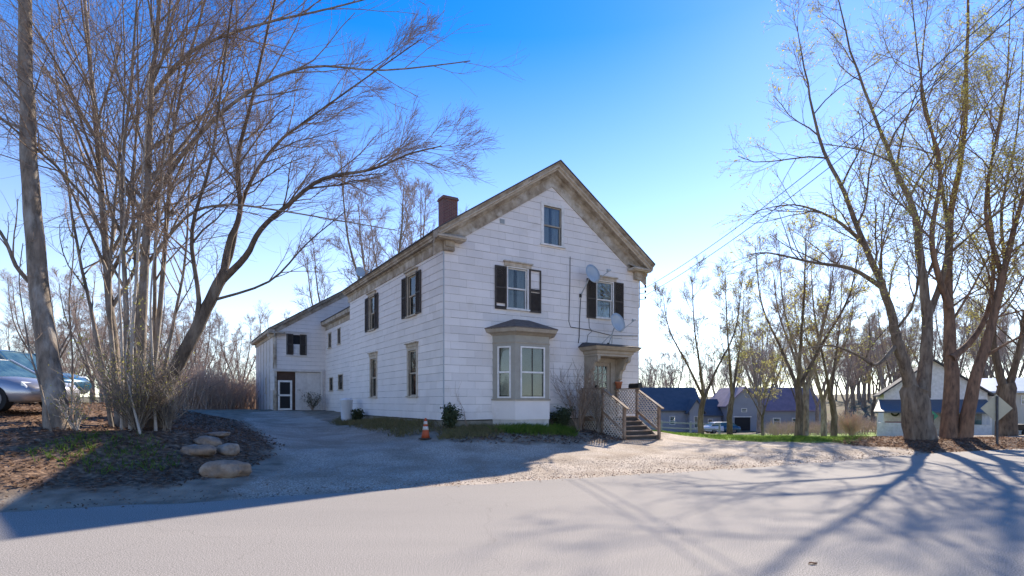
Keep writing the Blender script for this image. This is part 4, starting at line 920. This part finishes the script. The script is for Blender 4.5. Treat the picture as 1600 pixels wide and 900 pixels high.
scrub('round_bush', 'round bare brown bush on the lawn left of the white house', 'shrub', on((1330 - 800) / FPX * 40, 40), 1.8, 1.3, 110, 'brush', 71, lvl=2, r0=.016)

# ------------------------------------------------------------------ cars on the bank
def car(name, label, m, loc, rz, L, Wd, Ht, suv=False):
    e = empty(name, loc, label, 'car', rz); b = MB(); h = Wd / 2; belt = .62 * Ht
    st = [(-.5, .42, .50, .80), (-.485, .30, .60, .9), (-.42, .24, .66, .97), (-.2, .22, .66, 1.), (.05, .22, .655, 1.), (.2, .22, .64, 1.), (.36, .23, .57, .97), (.455, .26, .50, .9), (.5, .36, .42, .78)]
    rings = []
    for f, zb, zt, wf in st:
        zb *= Ht * .75; zt *= Ht; x = f * L; w_ = h * wf
        rings.append([(x, -w_ * .93, zb), (x, -w_, zb + (zt - zb) * .35), (x, -w_ * .98, zb + (zt - zb) * .75), (x, -w_ * .88, zt), (x, 0, zt + .03), (x, w_ * .88, zt), (x, w_ * .98, zb + (zt - zb) * .75), (x, w_, zb + (zt - zb) * .35), (x, w_ * .93, zb)])
    b.sweep(rings); body = b.build('body', m, e, True)
    g = MB(); tp = [(-.46 if suv else -.42, .64), (-.40 if suv else -.27, .97), (-.2, 1.), (.0, 1.), (.08, .97), (.25, .635)]
    rings = [[(f * L, -h * (.86 - .22 * (z - .64) / .36), z * Ht), (f * L, h * (.86 - .22 * (z - .64) / .36), z * Ht), (f * L, h * .86, .6 * Ht), (f * L, -h * .86, .6 * Ht)] for f, z in tp]
    g.sweep(rings); g.build('windows', 'carglass', e)
    r = MB(); r.sweep([[(f * L, -h * .66, z * Ht + .004), (f * L, 0, z * Ht + .035), (f * L, h * .66, z * Ht + .004), (f * L, 0, z * Ht - .03)] for f, z in tp[1:5]])
    for sg in (-1, 1):
        for (f0, z0), (f1, z1) in ((tp[4], tp[5]), (tp[1], tp[0]), ((-.1, 1.), (-.1, .62))):
            y0, y1 = sg * h * (.86 - .22 * (z0 - .64) / .36), sg * h * .87
            r.beam((f0 * L, y0, z0 * Ht), (f1 * L, y1, z1 * Ht), .05, .06)
    r.build('roof', m, e)
    for sg in (-1, 1):
        for f in (-.31, .31):
            wv = MB(); c = (f * L, sg * h * .86, .32); wv.tube([(c[0], c[1] - .1, .32), (c[0], c[1] + .1, .32)], .32, 20); wh = wv.build('wheel', 'tyre', e)
            q_ = MB(); q_.tube([(c[0], c[1] - .108, .32), (c[0], c[1] + .108, .32)], .2, 14); q_.build('rim', 'rim', wh)
        b = MB(); x0 = .17 * L; b.sweep([[(x0 + dx, sg * (h * .88 + dy), .62 * Ht + dz) for dy, dz in ((0, .02), (.16, .0), (.18, .07), (.16, .15), (.02, .13))] for dx in (0, .07, .11)]); b.build('mirror', m, e)
        b = MB(); b.sweep([[(.44 * L, sg * h * .55, .46 * Ht), (.44 * L, sg * h * .86, .45 * Ht), (.44 * L, sg * h * .86, .53 * Ht), (.44 * L, sg * h * .55, .52 * Ht)], [(.492 * L, sg * h * .5, .36 * Ht), (.475 * L, sg * h * .84, .36 * Ht), (.465 * L, sg * h * .84, .45 * Ht), (.482 * L, sg * h * .5, .44 * Ht)]]); b.build('headlight', 'lamp', e)
        b = MB(); b.box(-.05 * L, .0, sg * h * .985 - .012, sg * h * .985 + .012, .5 * Ht, .52 * Ht); b.build('door_handle', 'rim', e)
    return e
car('parked_car', 'silver sedan parked on the leafy bank behind the grey trunk', 'silver', on(-14.1, 14.6), math.radians(-4), 4.6, 1.75, 1.42)
car('parked_car', 'dark blue taller car parked behind the silver sedan', 'teal', on(-16.6, 18.2), math.radians(-4), 4.7, 1.85, 1.72, True)

# ------------------------------------------------------------------ buildings on the right
def gable(e, x0, x1, y0, y1, zb, ze, zr, m, rm, axis_='y', ov=.35, rname='roof', wname='wall'):
    """axis 'y': ridge runs in depth (gable faces the camera); 'x': ridge runs across"""
    b = MB()
    if axis_ == 'y':
        c = (x0 + x1) / 2; b.prism([(x0, y0, zb), (x1, y0, zb), (x1, y0, ze), (c, y0, zr), (x0, y0, ze)], [(x0, y1, zb), (x1, y1, zb), (x1, y1, ze), (c, y1, zr), (x0, y1, ze)])
    else:
        c = (y0 + y1) / 2; b.prism([(x0, y0, zb), (x0, y1, zb), (x0, y1, ze), (x0, c, zr), (x0, y0, ze)], [(x1, y0, zb), (x1, y1, zb), (x1, y1, ze), (x1, c, zr), (x1, y0, ze)])
    b.build(wname, m, e); r = MB()
    for sg in (-1, 1):
        if axis_ == 'y':
            k = (zr - ze) / ((x1 - x0) / 2); ex = c + sg * ((x1 - x0) / 2 + ov); zz = ze - k * ov
            r.sweep([[(c, y, zr + .16), (ex, y, zz + .16), (ex, y, zz + .02), (c, y, zr + .02)] for y in (y0 - ov, y1 + ov)])
        else:
            k = (zr - ze) / ((y1 - y0) / 2); ey = c + sg * ((y1 - y0) / 2 + ov); zz = ze - k * ov
            r.sweep([[(x, c, zr + .16), (x, ey, zz + .16), (x, ey, zz + .02), (x, c, zr + .02)] for x in (x0 - ov, x1 + ov)])
    r.build(rname, rm, e)
def rectpart(e, name, x0, x1, y, z0, z1, m, d=.06): b = MB(); b.box(x0, x1, y - d, y, z0, z1); return b.build(name, m, e)
def simplewin(e, x0, x1, y, z0, z1, fm_='white'):
    w_ = rectpart(e, 'window', x0, x1, y, z0, z1, fm_, .05); g = .12 * (x1 - x0)
    b = MB(); zm = (z0 + z1) / 2; b.box(x0 + g, x1 - g, y - .06, y - .051, z0 + g, zm - .03); b.box(x0 + g, x1 - g, y - .06, y - .051, zm + .03, z1 - g); b.build('pane', 'carglass', w_)
Yb = 80.; k_ = Yb / FPX
def bx(px): return (px - 800) * k_
def bz(py): return CZ + (HZ - py) * k_
g1 = empty('grey_house', (bx(1050), Yb, bz(676)), 'long grey building with deep blue roof beyond the porch steps', 'house')
def rel(e): return lambda x, y, z: (x - e.location.x, y - e.location.y, z - e.location.z)
def gb(e, x0, x1, y0, y1, zb, ze, zr, *a, **k): L = e.location; gable(e, x0 - L.x, x1 - L.x, y0 - L.y, y1 - L.y, zb - L.z, ze - L.z, zr - L.z, *a, **k)
def rp(e, n, x0, x1, y, z0, z1, m): L = e.location; return rectpart(e, n, x0 - L.x, x1 - L.x, y - L.y, z0 - L.z, z1 - L.z, m)
def sw(e, x0, x1, y, z0, z1): L = e.location; simplewin(e, x0 - L.x, x1 - L.x, y - L.y, z0 - L.z, z1 - L.z)
gb(g1, bx(990), bx(1096), Yb, Yb + 8, bz(678) - 1, bz(640), bz(606), 'greywall', 'blueroof', 'x')
gb(g1, bx(1073), bx(1094), Yb - 1.2, Yb + 3.5, bz(678) - 1, bz(641), bz(625), 'greywall', 'blueroof', 'y', rname='dormer_roof', wname='gabled_bay')
for px in (1020, 1046): sw(g1, bx(px), bx(px + 9), Yb, bz(664), bz(650))
sw(g1, bx(1080), bx(1086), Yb - 1.2, bz(668), bz(650))
g2 = empty('grey_barn', (bx(1163), Yb, bz(676)), 'grey gabled barn with a dark garage doorway and purple roofed wing', 'barn')
gb(g2, bx(1136), bx(1192), Yb, Yb + 9, bz(678) - 1, bz(633), bz(606), 'greywall', 'purpleroof', 'y')
gb(g2, bx(1192.5), bx(1288), Yb + .5, Yb + 8, bz(678) - 1, bz(640), bz(606), 'greywall', 'purpleroof', 'x', rname='wing_roof', wname='wing_wall')
rp(g2, 'garage_opening', bx(1148), bx(1172), Yb, bz(673), bz(652), 'dark'); rp(g2, 'door_trim', bx(1146), bx(1174), Yb, bz(652) + .01, bz(650.5), 'white'); sw(g2, bx(1158), bx(1167), Yb, bz(644), bz(638)); sw(g2, bx(1210), bx(1222), Yb + .5, bz(665), bz(653)); sw(g2, bx(1240), bx(1252), Yb + .5, bz(665), bz(653))
g3 = empty('grey_house', (bx(1115), Yb + 2, bz(676)), 'low grey link with blue roof between the long building and barn', 'house')
gb(g3, bx(1097.5), bx(1134), Yb + 1.6, Yb + 7, bz(678) - 1, bz(648), bz(625), 'greywall', 'blueroof', 'x'); sw(g3, bx(1112), bx(1120), Yb + 1.6, bz(668), bz(655))
car('parked_car', 'dark car parked before the grey buildings', 'teal', on(bx(1086), 70), math.radians(175), 4.4, 1.75, 1.4)
car('parked_car', 'white car parked beside the dark garage doorway', mat('car_white', (.7, .7, .72), None, rough=.3), on(bx(1128) * .87, 70), math.radians(10), 4.4, 1.75, 1.4)
# white house
Yw = 42.; k_ = Yw / FPX
wh = empty('white_house', (bx(1462), Yw, gz(bx(1462), Yw)), 'white cottage with blue porch roof behind the maples', 'house')
zb = bz(684) - .6
gb(wh, bx(1386), bx(1542), Yw + 1.6, Yw + 9, zb, bz(614), bz(562), 'white', 'roof', 'y', ov=.4)
L_ = wh.location
def wbox(n, x0, x1, y0, y1, z0, z1, m, par=wh): b = MB(); b.box(x0 - L_.x, x1 - L_.x, y0 - L_.y, y1 - L_.y, z0 - L_.z, z1 - L_.z); return b.build(n, m, par)
wbox('porch_wall', bx(1372), bx(1426), Yw - .6, Yw - .45, zb, bz(661), 'white'); wbox('porch_floor', bx(1374), bx(1540), Yw - .44, Yw + 1.59, zb, bz(680), 'block')
wbox('sunroom', bx(1500), bx(1538), Yw - .6, Yw + 1.58, zb, bz(640.5), 'white')
wbox('sunroom_window', bx(1506), bx(1524), Yw - .65, Yw - .601, bz(662), bz(642), 'carglass'); wbox('sunroom_curtain', bx(1524.5), bx(1535), Yw - .64, Yw - .601, bz(662), bz(642), 'curtain')
for px in (1372, 1424, 1455, 1470): wbox('porch_post', bx(px), bx(px + 2), Yw - .58, Yw - .47, bz(680), bz(641), 'white')
b = MB(); q_ = [(bx(1366), Yw - 1.0, bz(643)), (bx(1546), Yw - 1.0, bz(643)), (bx(1540), Yw + 1.6, bz(624)), (bx(1378), Yw + 1.6, bz(624))]
b.prism([(x - L_.x, y - L_.y, z - L_.z) for x, y, z in q_], [(x - L_.x, y - L_.y, z - L_.z - .12) for x, y, z in q_]); b.build('porch_roof', 'porchroof', wh)
for x0, x1 in ((1420, 1428), (1446, 1462), (1494, 1503)): sw(wh, bx(x0), bx(x1), Yw + 1.6, bz(620), bz(600))
rp(wh, 'front_door', bx(1474), bx(1490), Yw + 1.6, bz(680), bz(646), 'tan'); sw(wh, bx(1434), bx(1450), Yw + 1.6, bz(668), bz(648))
b = MB(); c = Vector((bx(1404) - L_.x, Yw + 1.52 - L_.y, bz(646) - L_.z)); b.tube([c + Vector((math.cos(a) * .27, 0, math.sin(a) * .22)) for a in [i * 6.283 / 20 for i in range(21)]], .07, 6); b.build('wreath', 'shrubdark', wh)
bh = empty('porch_bench', (bx(1403), Yw + .9, bz(680)), 'dark red bench on the porch of the white cottage', 'bench')
for z0_, z1_, y0_, y1_ in ((.42, .47, -.22, .22), (.55, .95, .2, .24)): b = MB(); b.box(-.65, .65, y0_, y1_, z0_, z1_); b.build('seat' if z0_ < .5 else 'backrest', 'red', bh)
for x in (-.6, .56):
    b = MB(); b.box(x, x + .05, -.2, -.15, .001, .42); b.build('leg', 'red', bh); b = MB(); b.box(x, x + .05, .19, .199, .001, .95); b.build('leg', 'red', bh)
ad = empty('white_annex', (bx(1580), Yw + 3, gz(bx(1580), Yw + 3)), 'cream annex with pale metal roof beside the white cottage', 'house')
gb(ad, bx(1545), bx(1660), Yw + 2.5, Yw + 8, zb, bz(612), bz(592), mat('cream_wall', (.6, .54, .45), (.52, .46, .38), 2), 'metalroof', 'x'); sw(ad, bx(1592), bx(1604), Yw + 2.5, bz(632), bz(618)); sw(ad, bx(1556), bx(1566), Yw + 2.5, bz(654), bz(640))
WA = math.radians(-30); wh.rotation_euler.z = WA; wh.scale.x = .86
def wturn(o, k=.86):
    d = o.location - wh.location; d.x *= k; d = Matrix.Rotation(WA, 3, 'Z') @ d; o.location = wh.location + d; o.rotation_euler.z = WA
wturn(bh); wturn(ad); ad.scale.x = .86
# signs
def sign(px, py, Y, half, label, m, name, ph):
    x, y = place(px, py, Y); g_ = on(x, y); e = empty(name, g_, label, 'sign'); zc = CZ + (HZ - py) / FPX * Y - g_.z
    b = MB(); b.box(-.03, .03, -.03, .03, -.3, zc + ph); b.build('post', 'cable', e)
    b = MB(); q_ = [(half, 0), (half * .93, .07 * half), (.07 * half, half * .93), (0, half), (-.07 * half, half * .93), (-half * .93, .07 * half), (-half, 0), (-half * .93, -.07 * half), (-.07 * half, -half * .93), (0, -half), (.07 * half, -half * .93), (half * .93, -.07 * half)]
    b.prism([(u, .035, zc + v) for u, v in q_], [(u, .04, zc + v) for u, v in q_]); pl = b.build('plate', m, e); b = MB(); b.box(-.05, .05, .02, .034, zc - .3 * half, zc - .22 * half); b.box(-.05, .05, .02, .034, zc + .3 * half, zc + .38 * half); b.build('clamp', 'metal', e)
    e.rotation_euler.z = math.radians(-12)
sign(1558, 638, 20.6, .52, 'back of a diamond road sign on a dark post', 'signback', 'road_sign', .45)
sign(1458, 650, 33, .3, 'small green diamond marker between the maples', 'green', 'marker_sign', .1)
atv = empty('garden_cart', on(bx(1592) * .85, 36), 'dark garden cart standing by the cream annex', 'cart')
b = MB(); b.sweep([[(-.5, -.3, .35), (.5, -.3, .35), (.6, -.38, .75), (-.6, -.38, .75)], [(-.5, .3, .35), (.5, .3, .35), (.6, .38, .75), (-.6, .38, .75)]]); b.build('tub', 'black', atv)
for x in (-.35, .35):
    for y in (-.36, .36): b = MB(); b.tube([(x, y - .05, .2), (x, y + .05, .2)], .2, 14); b.build('wheel', 'tyre', atv)
b = MB(); b.tube([(.55, 0, .6), (1.0, 0, .95)], .025, 6); b.build('handle', 'metal', atv)
# pasture rail by the lawn
fe = empty('rail_fence', on(11.5, 33), 'low grey rail fence at the far edge of the lawn', 'fence')
fx = [7.5, 10, 12.5, 15, 17.5]
for i, x in enumerate(fx):
    g_ = on(x, 46 + .2 * i) - fe.location; b = MB(); b.box(g_.x - .06, g_.x + .06, g_.y - .06, g_.y + .06, g_.z - .2, g_.z + 1.1); b.build('post', 'greywall', fe)
    if i:
        for hh in (.5, .95): b = MB(); b.beam(last + Vector((0, -.08, hh)), g_ + Vector((0, -.08, hh)), .05, .1); b.build('rail', 'greywall', fe)
    last = g_.copy()

# ------------------------------------------------------------------ ground cover
def scatter(name, label, cat, n, area, fn, m, seed):
    r = random.Random(seed); b = MB(); c = 0; tr = 0
    X = np.array([p[0] for p in area]); Yy = np.array([p[1] for p in area]); N = n * 4
    x = np.array([r.uniform(X.min(), X.max()) for _ in range(N)]); y = np.array([r.uniform(Yy.min(), Yy.max()) for _ in range(N)])
    mk = polymask(area, x, y, 1.0); keep = mk > np.array([r.uniform(.2, .8) for _ in range(N)]); x, y = x[keep][:n], y[keep][:n]; z = heights(x, y)
    for a in zip(x, y, z): fn(b, r, Vector(a))
    tag(b.build(name, m, recalc=False), label, cat, kind='stuff')
def leaf(b, r, p, k=1.):
    s = r.uniform(.025, .065) * k; a = r.uniform(0, 6.28); u = Vector((math.cos(a), math.sin(a), r.uniform(-.5, .6))).normalized() * s; v = Vector((-math.sin(a), math.cos(a), r.uniform(-.5, .6))).normalized() * s * .6; p = p + Vector((0, 0, r.uniform(.01, .05)))
    b.poly([p - u, p + v + Vector((0, 0, .012)), p + u, p - v + Vector((0, 0, .012))], [(0, 1, 2, 3)])
def blade(hm):
    def f(b, r, p):
        for _ in range(3):
            q_ = p + Vector((r.gauss(0, .03), r.gauss(0, .03), -.01)); h = hm * r.uniform(.4, 1.2); a = r.uniform(0, 6.28); u = Vector((math.cos(a), math.sin(a), 0)) * .008; d = Vector((r.gauss(0, .35), r.gauss(0, .35), 1)) * h
            b.poly([q_ - u, q_ + u, q_ + d * .6 + u * .7, q_ + d + Vector((d.x, d.y, 0)) * .5, q_ + d * .6 - u * .7], [(0, 1, 2, 3, 4)])
    return f
def pebble(b, r, p):
    s = r.uniform(.005, .018); a = r.uniform(0, 3); c, s_ = math.cos(a) * s, math.sin(a) * s
    b.poly([p + Vector((c, s_, 0)), p + Vector((-s_, c, 0)), p + Vector((-c, -s_, 0)), p + Vector((s_, -c, 0)), p + Vector((0, 0, s * .8))], [(0, 1, 4), (1, 2, 4), (2, 3, 4), (3, 0, 4)])
scatter('leaf_litter', 'brown fallen leaves covering the bank under the left trees', 'leaves', 15000, LITTER, leaf, 'leafdry', 1)
scatter('leaf_litter', 'brown fallen leaves under the maples by the road', 'leaves', 5000, LIT2, leaf, 'leafdry', 2)
scatter('leaf_litter', 'scattered dead leaves on the soil bed before the farmhouse', 'leaves', 1800, [lp(-.2, -.2), lp(-.5, -2.2), lp(4, -2.8), lp(6, -2.7), lp(5.7, -.2)], leaf, 'leafdry', 6)
scatter('grass_patch', 'fresh green grass growing along the bay window footing', 'grass', 1500, [lp(1.3, -1.0), lp(1.7, -1.7), lp(4.3, -1.7), lp(4.8, -.5), lp(4.3, -.3)], blade(.2), 'grass', 3)
scatter('grass_patch', 'green grass patch on the leafy bank below the clump', 'grass', 260, [(-9.7, 11.0), (-8.2, 10.6), (-7.0, 11.6), (-8.4, 12.8), (-9.6, 12.6)], blade(.14), 'grass', 4)
scatter('grass_patch', 'bright grass of the lawn beside the porch steps', 'grass', 9000, [lp(9.9, -.5), (9.2, 22), (12.8, 21.2), (16, 25), (13, 32), lp(10.5, 6)], blade(.12), 'grass', 5)
scatter('weeds', 'olive weeds along the foot of the side wall', 'weeds', 2600, [lp(-.05, -.2), lp(-1.3, .2), lp(-1.4, 5), lp(-1.2, 10), lp(-.05, 11)], blade(.2), 'weed', 7)
scatter('weeds', 'dry weeds in the bed before the front wall', 'weeds', 1200, [lp(-.8, -1.4), lp(0, -.2), lp(1.8, -.2), lp(1.7, -1.2), lp(.6, -1.7)], blade(.16), 'weed', 8)
scatter('gravel', 'loose stones along the edge of the driveway and road', 'gravel', 9000, [(-7, 8.7), (-2.4, 10.6), (.68, 12), (4.7, 13.6), (8.9, 15.5), (13, 17.8), (12, 19), (5, 16.5), (-3, 14), (-6, 12)], pebble, 'rock', 9)
scatter('edge_debris', 'dark line of leaf debris and grit along the road edge', 'debris', 2600, [(x, float(np.interp(x, EX, EY)) - .05) for x in np.arange(-9, 14, .5)] + [(x, float(np.interp(x, EX, EY)) + .75) for x in np.arange(14, -9, -.5)], lambda b, r, p: leaf(b, r, p, .5), M['leafdry'], 12)
lf = MB(); p0 = W(1270, 882, 5.7); r_ = random.Random(3)
lf.poly([(-.05, 0, .006), (-.02, .03, .02), (.03, .025, .012), (.055, 0, .02), (.02, -.025, .008), (-.025, -.02, .018)], [(0, 1, 2, 3, 4, 5)]); o = lf.build('dead_leaf', 'leafdry'); o.location = (p0.x, p0.y, .0); tag(o, 'single curled brown leaf lying on the open asphalt', 'leaf')
